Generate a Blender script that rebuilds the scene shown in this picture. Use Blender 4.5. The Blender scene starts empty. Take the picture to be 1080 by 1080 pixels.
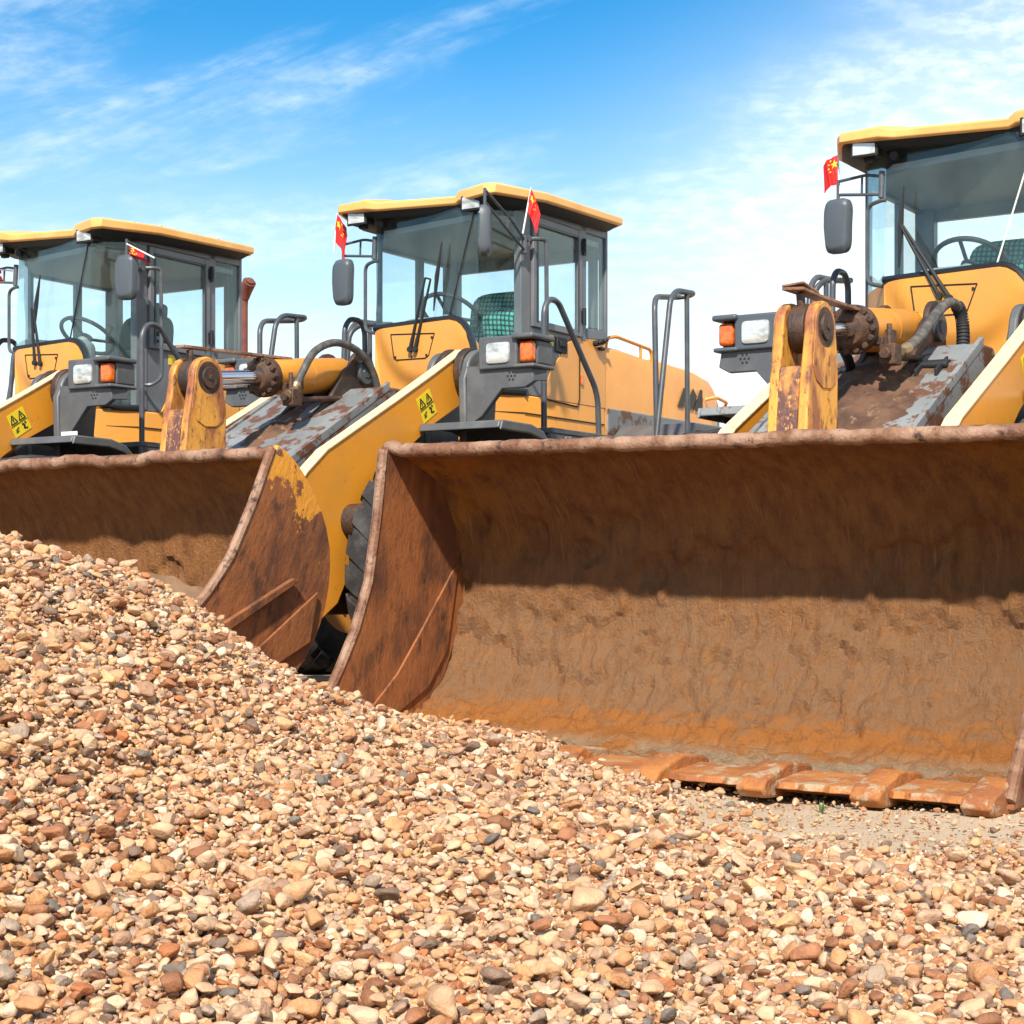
import bpy, bmesh, math, random
import numpy as np
from mathutils import Vector, Matrix

random.seed(4); RNG = np.random.default_rng(7)
SC = bpy.context.scene
COL = SC.collection

# ------------------------------------------------------------------ camera
HC = 0.65
cd = bpy.data.cameras.new("camera"); cam = bpy.data.objects.new("camera", cd); COL.objects.link(cam)
cam.location = (0, 0, HC); cam.rotation_euler = (math.radians(90), 0, 0)
cd.sensor_width = 36; cd.lens = 36 * 1890 / 1080; cd.shift_y = 73 / 1080
cd.clip_start = 0.05; cd.clip_end = 6000
SC.camera = cam

# ------------------------------------------------------------------ sun, sky, exposure
to_sun = Vector((-0.13, -0.72, 0.68)).normalized()
elev = math.asin(to_sun.z); azim = math.atan2(to_sun.x, to_sun.y)
sl = bpy.data.lights.new("sun", 'SUN'); sl.energy = 3.9; sl.angle = math.radians(1.8); sl.color = (1.0, 0.93, 0.83)
sun = bpy.data.objects.new("sun", sl); COL.objects.link(sun); sun.location = (0, 0, 30)
sun.rotation_euler = to_sun.to_track_quat('Z', 'Y').to_euler()

SC.view_settings.view_transform = 'Standard'; SC.view_settings.look = 'None'
SC.view_settings.exposure = 0.88; SC.view_settings.gamma = 1
SC.view_settings.use_curve_mapping = False

W = bpy.data.worlds.new("World"); SC.world = W; W.use_nodes = True
nt = W.node_tree; nt.nodes.clear()
def N(t, **kw):
    n = nt.nodes.new(t)
    for k, v in kw.items(): setattr(n, k, v)
    return n
def MATH(op, a, b=None, c=None, clamp=False):
    n = nt.nodes.new('ShaderNodeMath'); n.operation = op; n.use_clamp = clamp
    for i, x in enumerate((a, b, c)):
        if x is None: continue
        if isinstance(x, (int, float)): n.inputs[i].default_value = x
        else: nt.links.new(x, n.inputs[i])
    return n.outputs[0]
out = N('ShaderNodeOutputWorld'); bg = N('ShaderNodeBackground')
sky = N('ShaderNodeTexSky'); sky.sky_type = 'NISHITA'; sky.sun_disc = False
sky.sun_elevation = elev; sky.sun_rotation = azim
sky.air_density = 1.0; sky.dust_density = 0.3; sky.ozone_density = 2.2; sky.altitude = 200
tc = N('ShaderNodeTexCoord'); sep = N('ShaderNodeSeparateXYZ')
nt.links.new(tc.outputs['Generated'], sep.inputs[0])
dx, dy, dz = sep.outputs
zc = MATH('MAXIMUM', dz, 0.0); zq = MATH('ADD', zc, 0.16)
px = MATH('DIVIDE', dx, zq); py = MATH('DIVIDE', dy, zq)
comb = N('ShaderNodeCombineXYZ'); nt.links.new(px, comb.inputs[0]); nt.links.new(py, comb.inputs[1])
# streaky cirrus
mpr = N('ShaderNodeMapping'); mpr.inputs['Rotation'].default_value = (0, 0, math.radians(33)); nt.links.new(comb.outputs[0], mpr.inputs[0])
mp = N('ShaderNodeMapping'); mp.inputs['Scale'].default_value = (0.8, 2.6, 1)
mp.inputs['Location'].default_value = (2.1, 1.05, 0)
nt.links.new(mpr.outputs[0], mp.inputs[0])
n1 = N('ShaderNodeTexNoise'); n1.inputs['Scale'].default_value = 1.25; n1.inputs['Detail'].default_value = 9; n1.inputs['Roughness'].default_value = .62; n1.inputs['Distortion'].default_value = .35
nt.links.new(mp.outputs[0], n1.inputs['Vector'])
# fine mackerel cells
n2 = N('ShaderNodeTexNoise'); n2.inputs['Scale'].default_value = 21; n2.inputs['Detail'].default_value = 5; n2.inputs['Roughness'].default_value = .6
nt.links.new(comb.outputs[0], n2.inputs['Vector'])
n3 = N('ShaderNodeTexNoise'); n3.inputs['Scale'].default_value = 1.1; n3.inputs['Detail'].default_value = 4
mp3 = N('ShaderNodeMapping'); mp3.inputs['Location'].default_value = (4.1, 2.2, 0); nt.links.new(comb.outputs[0], mp3.inputs[0]); nt.links.new(mp3.outputs[0], n3.inputs['Vector'])
def MR(v, a, b, c=0.0, d=1.0, smooth=True):
    n = nt.nodes.new('ShaderNodeMapRange'); n.interpolation_type = 'SMOOTHSTEP' if smooth else 'LINEAR'
    nt.links.new(v, n.inputs['Value'])
    for k, x in zip(('From Min', 'From Max', 'To Min', 'To Max'), (a, b, c, d)): n.inputs[k].default_value = x
    return n.outputs[0]
cir = MR(n1.outputs[0], .42, .72)
right = MR(dx, -.02, .26)                       # more cloud towards the right of the view
mack = MATH('MULTIPLY', MR(n2.outputs[0], .38, .68, .35, 1.0), MR(MATH('ADD', n3.outputs[0], MATH('MULTIPLY', right, .30)), .52, .86))
veil = MR(MATH('ADD', dz, MATH('MULTIPLY', right, -.085)), .03, .31, .95, 0.0)
cl = MATH('MAXIMUM', MATH('MULTIPLY', MATH('MULTIPLY', cir, MR(n2.outputs[0], .3, .66, .35, 1.0)), .78), mack)
cov = MATH('SUBTRACT', 1.0, MATH('MULTIPLY', MATH('SUBTRACT', 1.0, MATH('MULTIPLY', cl, .9)), MATH('SUBTRACT', 1.0, veil)), clamp=True)
mix = N('ShaderNodeMix', data_type='RGBA'); mix.blend_type = 'MIX'
nt.links.new(cov, mix.inputs['Factor'])
hs = N('ShaderNodeHueSaturation'); hs.inputs['Saturation'].default_value = 1.3; hs.inputs['Value'].default_value = 1.0
nt.links.new(sky.outputs[0], hs.inputs['Color'])
tn = N('ShaderNodeMix', data_type='RGBA'); tn.blend_type = 'MULTIPLY'; tn.inputs['Factor'].default_value = 1; tn.inputs['B'].default_value = (.29, .76, .82, 1)
nt.links.new(hs.outputs[0], tn.inputs['A']); nt.links.new(tn.outputs['Result'], mix.inputs['A']); mix.inputs['B'].default_value = (5.6, 6.1, 6.3, 1)
nt.links.new(mix.outputs['Result'], bg.inputs['Color']); bg.inputs['Strength'].default_value = 0.115
nt.links.new(bg.outputs[0], out.inputs[0])

# ------------------------------------------------------------------ materials
def mat(name, col, rough=.5, metal=0.0, col2=None, nscale=6.0, lo=.45, hi=.62, col3=None, n3scale=40., lo3=.6, hi3=.68, bump=0.0, bscale=80., spec=.5, coat=0.0, stretch=None, rough2=None, fine=.0, emit=None):
    m = bpy.data.materials.new(name); m.use_nodes = True; t = m.node_tree; b = t.nodes['Principled BSDF']
    b.inputs['Base Color'].default_value = (*col, 1); b.inputs['Roughness'].default_value = rough
    b.inputs['Metallic'].default_value = metal; b.inputs['Specular IOR Level'].default_value = spec
    b.inputs['Coat Weight'].default_value = coat; b.inputs['Coat Roughness'].default_value = .15
    tc = t.nodes.new('ShaderNodeTexCoord'); mp = t.nodes.new('ShaderNodeMapping'); t.links.new(tc.outputs['Object'], mp.inputs[0])
    oi = t.nodes.new('ShaderNodeObjectInfo')
    sc = t.nodes.new('ShaderNodeVectorMath'); sc.operation = 'SCALE'; sc.inputs[0].default_value = (7, 3, 5); t.links.new(oi.outputs['Random'], sc.inputs['Scale'])
    t.links.new(sc.outputs[0], mp.inputs['Location'])
    if stretch: mp.inputs['Scale'].default_value = stretch
    cur = None
    def noise(s, d=6, r=.6):
        n = t.nodes.new('ShaderNodeTexNoise'); n.inputs['Scale'].default_value = s; n.inputs['Detail'].default_value = d; n.inputs['Roughness'].default_value = r
        t.links.new(mp.outputs[0], n.inputs['Vector']); return n
    def mr(v, a, bb):
        n = t.nodes.new('ShaderNodeMapRange'); t.links.new(v, n.inputs[0]); n.inputs[1].default_value = a; n.inputs[2].default_value = bb; return n.outputs[0]
    def mixc(f, A, B):
        x = t.nodes.new('ShaderNodeMix'); x.data_type = 'RGBA'; t.links.new(f, x.inputs['Factor'])
        for s, v in (('A', A), ('B', B)):
            if isinstance(v, tuple): x.inputs[s].default_value = (*v, 1)
            else: t.links.new(v, x.inputs[s])
        return x.outputs['Result']
    base = col
    if col2:
        f = mr(noise(nscale).outputs[0], lo, hi); base = mixc(f, base, col2)
        if rough2 is not None:
            x = t.nodes.new('ShaderNodeMapRange'); t.links.new(f, x.inputs[0]); x.inputs[3].default_value = rough; x.inputs[4].default_value = rough2
            t.links.new(x.outputs[0], b.inputs['Roughness'])
    if col3: base = mixc(mr(noise(n3scale, 8, .7).outputs[0], lo3, hi3), base, col3)
    if fine:
        nn = mr(noise(130, 4, .7).outputs[0], .3, .7)
        d = tuple(c * (1 - fine) for c in col) if isinstance(base, tuple) else None
        mm = t.nodes.new('ShaderNodeMix'); mm.data_type = 'RGBA'; mm.blend_type = 'MULTIPLY'; mm.inputs['Factor'].default_value = fine
        if isinstance(base, tuple): mm.inputs['A'].default_value = (*base, 1)
        else: t.links.new(base, mm.inputs['A'])
        cc = t.nodes.new('ShaderNodeCombineColor')
        for i in range(3): t.links.new(nn, cc.inputs[i])
        t.links.new(cc.outputs[0], mm.inputs['B']); base = mm.outputs['Result']
    if not isinstance(base, tuple): t.links.new(base, b.inputs['Base Color'])
    if bump:
        bp_ = t.nodes.new('ShaderNodeBump'); bp_.inputs['Strength'].default_value = bump; bp_.inputs['Distance'].default_value = .01
        t.links.new(noise(bscale, 6, .65).outputs[0], bp_.inputs['Height']); t.links.new(bp_.outputs[0], b.inputs['Normal'])
    return m

YEL = (.84, .355, .05); RUST = (.20, .062, .018); DRUST = (.075, .028, .014)
M = {}
M['yellow'] = mat('yellow_paint', YEL, .40, col2=(.72, .31, .07), nscale=2.6, lo=.35, hi=.7, col3=(.38, .19, .07), n3scale=13, lo3=.62, hi3=.78, coat=.15, bump=.03, bscale=18, rough2=.55, fine=.06)
M['roof'] = mat('pale_yellow_paint', (.84, .44, .13), .5, col2=(.75, .37, .10), nscale=3, coat=.05, bump=.03, bscale=20)  # paler yellow than the body paint
M['arm_yellow'] = mat('worn_yellow_paint', (.80, .31, .022), .40, col2=(.66, .27, .04), nscale=2.6, lo=.35, hi=.7, col3=(.20, .09, .035), n3scale=11, lo3=.63, hi3=.74, coat=.1, bump=.05, bscale=15, fine=.1)
M['edge_yellow'] = mat('pale_yellow_sunlit_edge', (.80, .56, .33), .5, col2=(.62, .40, .2), nscale=30, lo=.55, hi=.65)  # pale yellow; on the boom's top edge it paints in sunlight
M['rocker'] = mat('rust_streaked_yellow_paint', (.72, .33, .05), .55, col2=(.32, .11, .04), nscale=6, lo=.42, hi=.58, col3=(.13, .05, .03), n3scale=28, lo3=.53, hi3=.64, bump=.25, bscale=45, stretch=(1, 1, .45))
M['rocker_web'] = mat('rusty_web_plate', (.55, .23, .05), .65, col2=(.12, .048, .04), nscale=9, lo=.36, hi=.50, col3=(.62, .30, .07), n3scale=55, lo3=.56, hi3=.62, bump=.4, bscale=60, stretch=(1, 1, .6))
M['grey'] = mat('dark_grey_paint', (.085, .088, .092), .45, col2=(.12, .118, .112), nscale=5, col3=(.16, .10, .06), n3scale=22, lo3=.68, hi3=.76, bump=.04, bscale=25)
M['frame_grey'] = mat('chipped_grey_paint', (.17, .18, .18), .6, col2=(.24, .25, .245), nscale=3, lo=.4, hi=.6, col3=(.13, .055, .028), n3scale=6, lo3=.50, hi3=.56, bump=.12, bscale=25)
M['tube'] = mat('dark_rail_paint', (.062, .068, .078), .38, col2=(.09, .092, .095), nscale=9, bump=.03)
M['black'] = mat('black_rubber', (.012, .013, .014), .7, bump=.03)
M['trim'] = mat('black_trim', (.014, .017, .022), .3)
M['cabgrey'] = mat('grey_cab_frame', (.13, .135, .145), .42, col2=(.16, .16, .165), nscale=5)
M['grease'] = mat('greasy_dark_steel', (.035, .022, .016), .55, col2=(.085, .04, .02), nscale=12, col3=(.16, .06, .02), n3scale=45, lo3=.6, hi3=.7, bump=.5, bscale=60)
M['rust_steel'] = mat('rusty_bolted_steel', (.10, .05, .026), .6, metal=.2, col2=(.045, .026, .018), nscale=20, bump=.4, bscale=70)
M['chrome'] = mat('polished_chrome', (.72, .72, .74), .12, metal=1.0)
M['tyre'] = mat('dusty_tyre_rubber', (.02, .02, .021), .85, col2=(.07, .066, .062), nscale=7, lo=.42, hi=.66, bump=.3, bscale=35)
M['hose'] = mat('hydraulic_hose_rubber', (.06, .055, .05), .6, col2=(.13, .11, .09), nscale=25, bump=.2, bscale=100)
M['fitting'] = mat('brass_coloured_fitting', (.32, .22, .12), .45, metal=.5, col2=(.12, .07, .04), nscale=30)
M['lens'] = mat('ribbed_clear_lens', (.60, .60, .56), .15, metal=.2, col2=(.30, .30, .28), nscale=14, coat=1.0, stretch=(1, .6, 1.4))
M['orange'] = mat('orange_indicator_lens', (.85, .16, .01), .2, col2=(.55, .08, .01), nscale=30, coat=.8)
M['mirror'] = mat('mirror_housing_plastic', (.075, .088, .10), .45)
M['mirror_face'] = mat('mirror_glass', (.5, .5, .5), .05, metal=1.0)
M['sticker'] = mat('yellow_sticker', (.82, .60, .02), .4)
M['ink'] = mat('black_print', (.02, .018, .015), .5)
M['white'] = mat('white_sticker', (.75, .75, .72), .4)
M['red'] = mat('red_flag_cloth', (.72, .012, .012), .65)
M['star'] = mat('yellow_star_print', (.9, .62, .02), .6)
M['exhaust'] = mat('rusty_exhaust', (.19, .055, .035), .7, col2=(.13, .04, .03), nscale=15, bump=.3)
M['seat'] = mat('dark_seat_cloth', (.03, .035, .035), .85)
M['interior'] = mat('grey_cab_lining', (.23, .25, .25), .8)
M['dash'] = mat('grey_dashboard_plastic', (.22, .25, .25), .6)
M['mud'] = mat('caked_brown_mud', (.14, .07, .038), .95, col2=(.075, .035, .02), nscale=7, col3=(.30, .18, .10), n3scale=13, lo3=.57, hi3=.68, bump=.9, bscale=30)
M['bolt'] = mat('steel_bolt', (.12, .09, .07), .4, metal=.6)
M['sand'] = mat('dry_sand', (.42, .30, .19), .95, col2=(.34, .23, .14), nscale=5, bump=.6, bscale=60)

def check_cloth():
    m = mat('green_checked_seat_cover', (.03, .20, .17), .9); t = m.node_tree; b = t.nodes['Principled BSDF']
    tc = t.nodes.new('ShaderNodeTexCoord'); mp = t.nodes.new('ShaderNodeMapping'); t.links.new(tc.outputs['Object'], mp.inputs[0])
    mp.inputs['Rotation'].default_value = (.1, .2, .15)
    w = []
    for d in ('Y', 'Z'):
        n = t.nodes.new('ShaderNodeTexWave'); n.bands_direction = d; n.inputs['Scale'].default_value = 9.5; n.inputs['Distortion'].default_value = 1.2; n.inputs['Detail Scale'].default_value = .6
        t.links.new(mp.outputs[0], n.inputs['Vector']); w.append(n.outputs['Fac'])
    x = t.nodes.new('ShaderNodeMath'); x.operation = 'MULTIPLY'; t.links.new(w[0], x.inputs[0]); t.links.new(w[1], x.inputs[1])
    r = t.nodes.new('ShaderNodeValToRGB'); r.color_ramp.elements[0].position = .10; r.color_ramp.elements[0].color = (.01, .06, .06, 1)
    r.color_ramp.elements[1].position = .30; r.color_ramp.elements[1].color = (.10, .42, .34, 1)
    t.links.new(x.outputs[0], r.inputs[0]); t.links.new(r.outputs[0], b.inputs['Base Color']); return m
M['check'] = check_cloth()

def glass():
    m = bpy.data.materials.new('green_tinted_glass'); m.use_nodes = True; t = m.node_tree; t.nodes.clear()
    o = t.nodes.new('ShaderNodeOutputMaterial'); tr = t.nodes.new('ShaderNodeBsdfTransparent'); gl = t.nodes.new('ShaderNodeBsdfGlossy')
    tr.inputs[0].default_value = (.96, .992, .988, 1); gl.inputs['Roughness'].default_value = .02; gl.inputs['Color'].default_value = (.85, 1, .97, 1)
    df = t.nodes.new('ShaderNodeBsdfDiffuse'); df.inputs[0].default_value = (.42, .55, .54, 1)
    nz = t.nodes.new('ShaderNodeTexNoise'); nz.inputs['Scale'].default_value = 4; nz.inputs['Detail'].default_value = 7
    tc = t.nodes.new('ShaderNodeTexCoord'); t.links.new(tc.outputs['Object'], nz.inputs['Vector'])
    mr = t.nodes.new('ShaderNodeMapRange'); mr.inputs[1].default_value = .3; mr.inputs[2].default_value = .8; mr.inputs[3].default_value = .010; mr.inputs[4].default_value = .045
    t.links.new(nz.outputs[0], mr.inputs[0])
    m1 = t.nodes.new('ShaderNodeMixShader'); t.links.new(mr.outputs[0], m1.inputs[0]); t.links.new(tr.outputs[0], m1.inputs[1]); t.links.new(df.outputs[0], m1.inputs[2])
    lw = t.nodes.new('ShaderNodeLayerWeight'); lw.inputs[0].default_value = .5
    pw = t.nodes.new('ShaderNodeMath'); pw.operation = 'POWER'; pw.inputs[1].default_value = 4.5; t.links.new(lw.outputs['Facing'], pw.inputs[0])
    fr = t.nodes.new('ShaderNodeMapRange'); fr.inputs[3].default_value = .03; fr.inputs[4].default_value = .9; t.links.new(pw.outputs[0], fr.inputs[0])
    m2 = t.nodes.new('ShaderNodeMixShader'); t.links.new(fr.outputs[0], m2.inputs[0]); t.links.new(m1.outputs[0], m2.inputs[1]); t.links.new(gl.outputs[0], m2.inputs[2])
    t.links.new(m2.outputs[0], o.inputs[0]); return m
M['glass'] = glass()

def bucket_mat():
    """rust, paint remnants and caked sand; the sand lies in the lower part of the bucket"""
    m = bpy.data.materials.new('rusty_scraped_bucket_steel'); m.use_nodes = True; t = m.node_tree; b = t.nodes['Principled BSDF']
    b.inputs['Roughness'].default_value = .75; b.inputs['Specular IOR Level'].default_value = .25
    tc = t.nodes.new('ShaderNodeTexCoord'); mp = t.nodes.new('ShaderNodeMapping'); t.links.new(tc.outputs['Object'], mp.inputs[0])
    mp2 = t.nodes.new('ShaderNodeMapping'); t.links.new(tc.outputs['Object'], mp2.inputs[0]); mp2.inputs['Rotation'].default_value = (math.radians(32), 0, 0); mp2.inputs['Scale'].default_value = (1, 1.7, .6)
    def noise(s, v=mp, d=8, r=.65, dist=0):
        n = t.nodes.new('ShaderNodeTexNoise'); n.inputs['Scale'].default_value = s; n.inputs['Detail'].default_value = d; n.inputs['Roughness'].default_value = r; n.inputs['Distortion'].default_value = dist
        t.links.new(v.outputs[0], n.inputs['Vector']); return n.outputs[0]
    def mr(v, a, bb, c=0, d=1):
        n = t.nodes.new('ShaderNodeMapRange'); t.links.new(v, n.inputs[0])
        for i, x in enumerate((a, bb, c, d)): n.inputs[i + 1].default_value = x
        return n.outputs[0]
    def mixc(f, A, B):
        x = t.nodes.new('ShaderNodeMix'); x.data_type = 'RGBA'; t.links.new(f, x.inputs['Factor'])
        for s, v in (('A', A), ('B', B)):
            if isinstance(v, tuple): x.inputs[s].default_value = (*v, 1)
            else: t.links.new(v, x.inputs[s])
        return x.outputs['Result']
    def mth(op, a, bb):
        n = t.nodes.new('ShaderNodeMath'); n.operation = op
        for i, x in enumerate((a, bb)):
            if isinstance(x, (int, float)): n.inputs[i].default_value = x
            else: t.links.new(x, n.inputs[i])
        return n.outputs[0]
    sp = t.nodes.new('ShaderNodeSeparateXYZ'); t.links.new(tc.outputs['Object'], sp.inputs[0])
    x, y, z = sp.outputs
    c = mixc(mr(noise(9, mp2), .38, .66), (.36, .155, .05), (.21, .088, .033))
    c = mixc(mr(noise(38, mp2, 6, .7), .55, .72), c, (.40, .17, .045))
    c = mixc(mr(noise(90), .58, .74), c, (.075, .035, .02))
    mps = t.nodes.new('ShaderNodeMapping'); t.links.new(tc.outputs['Object'], mps.inputs[0]); mps.inputs['Rotation'].default_value = (math.radians(-24), 0, 0); mps.inputs['Scale'].default_value = (1, 14, .55)
    c = mixc(mth('MULTIPLY', mr(noise(7, mps, 3, .5), .60, .66), mr(noise(2.5), .45, .6)), c, (.42, .20, .09))
    # scraped orange along the bottom plate, caked sand in the belly (objects's own z: lip at 0, edge at -1.3)
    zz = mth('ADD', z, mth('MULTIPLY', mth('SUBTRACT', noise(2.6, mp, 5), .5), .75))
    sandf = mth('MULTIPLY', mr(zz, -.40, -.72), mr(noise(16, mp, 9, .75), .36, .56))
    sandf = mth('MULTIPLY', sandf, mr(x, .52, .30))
    mpb = t.nodes.new('ShaderNodeMapping'); t.links.new(tc.outputs['Object'], mpb.inputs[0]); mpb.inputs['Scale'].default_value = (3.0, .8, 3.0)
    sandf2 = mth('MULTIPLY', mr(z, -1.20, -1.255), mr(noise(3.2, mpb, 9, .7), .42, .50))
    sandf2 = mth('MULTIPLY', sandf2, mr(x, .47, .42))
    c = mixc(sandf, c, (.29, .155, .075))  # caked sand, toned down to offset the sunlight below the lip's shadow
    c = mixc(mth('MULTIPLY', mr(mth('ADD', z, mth('MULTIPLY', mth('SUBTRACT', noise(6, mpb, 8, .7), .5), .5)), -1.08, -1.17), .92), c, (.42, .15, .03))
    c = mixc(mth('MULTIPLY', sandf2, .85), c, (.36, .26, .16))
    # traces of yellow paint at the upper corners
    yy = mth('ABSOLUTE', y, 0)
    pf = mth('MULTIPLY', mth('MULTIPLY', mr(yy, 1.0, 1.45), mr(z, -.5, -.1)), mr(noise(7, mp, 7, .7), .42, .56))
    c = mixc(pf, c, (.55, .23, .03))
    t.links.new(c, b.inputs['Base Color'])
    bu = t.nodes.new('ShaderNodeBump'); bu.inputs['Strength'].default_value = 1.0; bu.inputs['Distance'].default_value = .03
    t.links.new(mth('ADD', noise(26, mp2, 9, .75), mth('MULTIPLY', noise(70), .5)), bu.inputs['Height']); t.links.new(bu.outputs[0], b.inputs['Normal'])
    return m
M['bucket'] = bucket_mat()
M['lip'] = mat('worn_bucket_lip_steel', (.20, .085, .04), .6, col2=(.36, .21, .13), nscale=6, lo=.42, hi=.58, col3=(.07, .032, .02), n3scale=17, lo3=.53, hi3=.64, bump=1.0, bscale=38)
M['edge'] = mat('scraped_orange_rust', (.52, .19, .045), .7, col2=(.36, .12, .035), nscale=5, lo=.42, hi=.6, col3=(.46, .33, .20), n3scale=11, lo3=.53, hi3=.60, bump=1.0, bscale=40, fine=.3)
M['bside'] = mat('rusted_side_plate', (.34, .115, .034), .65, col2=(.17, .060, .024), nscale=5, col3=(.08, .035, .02), n3scale=9, lo3=.52, hi3=.66, bump=.6, bscale=35, stretch=(1, 1, .5), fine=.25)
def side_mat():
    m = M['bside'].copy(); m.name = 'half_painted_side_plate'; t = m.node_tree; b = t.nodes['Principled BSDF']
    src = b.inputs['Base Color'].links[0].from_socket
    tc = t.nodes.new('ShaderNodeTexCoord'); sp = t.nodes.new('ShaderNodeSeparateXYZ'); t.links.new(tc.outputs['Object'], sp.inputs[0])
    n = t.nodes.new('ShaderNodeTexNoise'); n.inputs['Scale'].default_value = 5; n.inputs['Detail'].default_value = 10; n.inputs['Roughness'].default_value = .7; t.links.new(tc.outputs['Object'], n.inputs['Vector'])
    a = t.nodes.new('ShaderNodeMath'); a.operation = 'MULTIPLY_ADD'; t.links.new(n.outputs[0], a.inputs[0]); a.inputs[1].default_value = 1.3; t.links.new(sp.outputs[2], a.inputs[2])
    r = t.nodes.new('ShaderNodeMapRange'); t.links.new(a.outputs[0], r.inputs[0]); r.inputs[1].default_value = .50; r.inputs[2].default_value = .53
    x = t.nodes.new('ShaderNodeMix'); x.data_type = 'RGBA'; t.links.new(r.outputs[0], x.inputs['Factor']); t.links.new(src, x.inputs['A']); x.inputs['B'].default_value = (.76, .31, .03, 1)
    t.links.new(x.outputs['Result'], b.inputs['Base Color']); return m
M['bside_yellow'] = mat('flaking_yellow_paint', (.75, .34, .035), .5, col2=(.34, .12, .04), nscale=14, lo=.56, hi=.62, bump=.25, bscale=40)

M['side_plate'] = side_mat()

# ------------------------------------------------------------------ mesh helpers
class MB:
    def __init__(s): s.v = []; s.f = []
    def add(s, vs, fs):
        o = len(s.v); s.v += [tuple(v) for v in vs]; s.f += [tuple(i + o for i in f) for f in fs]; return s
    def box(s, a, b):
        x0, y0, z0 = (min(a[i], b[i]) for i in range(3)); x1, y1, z1 = (max(a[i], b[i]) for i in range(3))
        return s.add([(x0,y0,z0),(x1,y0,z0),(x1,y1,z0),(x0,y1,z0),(x0,y0,z1),(x1,y0,z1),(x1,y1,z1),(x0,y1,z1)],
                     [(0,3,2,1),(4,5,6,7),(0,1,5,4),(1,2,6,5),(2,3,7,6),(3,0,4,7)])
    def prism(s, pts, d):            # pts: 3-D polygon, extruded by vector d
        n = len(pts); d = Vector(d)
        vs = [Vector(p) for p in pts]; vs += [p + d for p in vs]
        return s.add(vs, [tuple(range(n))[::-1], tuple(range(n, 2*n))] + [(i, (i+1) % n, n + (i+1) % n, n + i) for i in range(n)])
    def xz(s, pts, y0, y1): return s.prism([(x, y0, z) for x, z in pts], (0, y1 - y0, 0))
    def yz(s, pts, x0, x1): return s.prism([(x0, y, z) for y, z in pts], (x1 - x0, 0, 0))
    def xy(s, pts, z0, z1): return s.prism([(x, y, z0) for x, y in pts], (0, 0, z1 - z0))
    def loft(s, rings, cap=True):
        n = len(rings[0]); vs = [p for r in rings for p in r]; fs = []
        for k in range(len(rings) - 1):
            for i in range(n):
                j = (i + 1) % n; fs.append((k*n+i, k*n+j, (k+1)*n+j, (k+1)*n+i))
        if cap: fs += [tuple(range(n))[::-1], tuple(range((len(rings)-1)*n, len(rings)*n))]
        return s.add(vs, fs)
    def tube(s, pts, r, seg=10, rs=None, cap=True):
        pts = [Vector(p) for p in pts]; n = len(pts); rings = []; up = None
        for i, p in enumerate(pts):
            t = (pts[min(i+1, n-1)] - pts[max(i-1, 0)]).normalized()
            if up is None:
                up = Vector((0, 0, 1)) if abs(t.z) < .9 else Vector((1, 0, 0))
            a = t.cross(up).normalized(); b = a.cross(t).normalized(); up = b
            rr = rs[i] if rs else r
            if 0 < i < n-1:
                c = (pts[i]-pts[i-1]).normalized().dot((pts[i+1]-pts[i]).normalized()); rr = rr
            rings.append([p + a*math.cos(q)*rr + b*math.sin(q)*rr for q in (2*math.pi*k/seg for k in range(seg))])
        return s.loft(rings, cap)
    def cyl(s, a, b, r, r2=None, seg=20): return s.tube([a, b], r, seg, rs=[r, r if r2 is None else r2])
    def build(s, name, m, parent=None, bevel=0.0, seg=2, smooth=True, loc=None):
        me = bpy.data.meshes.new(name); me.from_pydata(s.v, [], s.f); me.materials.append(m)
        bm = bmesh.new(); bm.from_mesh(me); bmesh.ops.recalc_face_normals(bm, faces=bm.faces); bm.to_mesh(me); bm.free()
        o = bpy.data.objects.new(name, me); COL.objects.link(o); o.parent = parent
        if loc: o.location = loc
        if bevel:
            md = o.modifiers.new('bevel', 'BEVEL'); md.width = bevel; md.segments = seg; md.limit_method = 'ANGLE'; md.angle_limit = math.radians(35)
        if smooth:
            for p in me.polygons: p.use_smooth = True
            me.set_sharp_from_angle(angle=math.radians(38))
        return o
def fillet(pts, r=.06, k=5):
    """round the inner corners of a polyline"""
    P = [Vector(p) for p in pts]; o = [P[0]]
    for i in range(1, len(P)-1):
        a = (P[i-1]-P[i]); b = (P[i+1]-P[i]); q = min(r, a.length*.48, b.length*.48)
        A = P[i] + a.normalized()*q; B = P[i] + b.normalized()*q
        for j in range(k+1):
            t = j/k; o.append(A*(1-t)**2 + P[i]*2*t*(1-t) + B*t*t)
    o.append(P[-1]); return o
def spline(pts, k=8):
    P = [Vector(p) for p in pts]; P = [P[0]*2-P[1]] + P + [P[-1]*2-P[-2]]; o = []
    for i in range(1, len(P)-2):
        for j in range(k):
            t = j/k; o.append(.5*((2*P[i]) + (P[i+1]-P[i-1])*t + (2*P[i-1]-5*P[i]+4*P[i+1]-P[i+2])*t*t + (3*P[i]-P[i-1]-3*P[i+1]+P[i+2])*t**3))
    o.append(P[-2]); return o
def tag(o, label=None, cat=None, group=None, kind=None):
    if label: o['label'] = label
    if cat: o['category'] = cat
    if group: o['group'] = group
    if kind: o['kind'] = kind
    return o
def empty(name, loc, rz=0.0):
    o = bpy.data.objects.new(name, None); COL.objects.link(o); o.location = loc; o.rotation_euler = (0, 0, rz); o.empty_display_size = .3; return o

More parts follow.
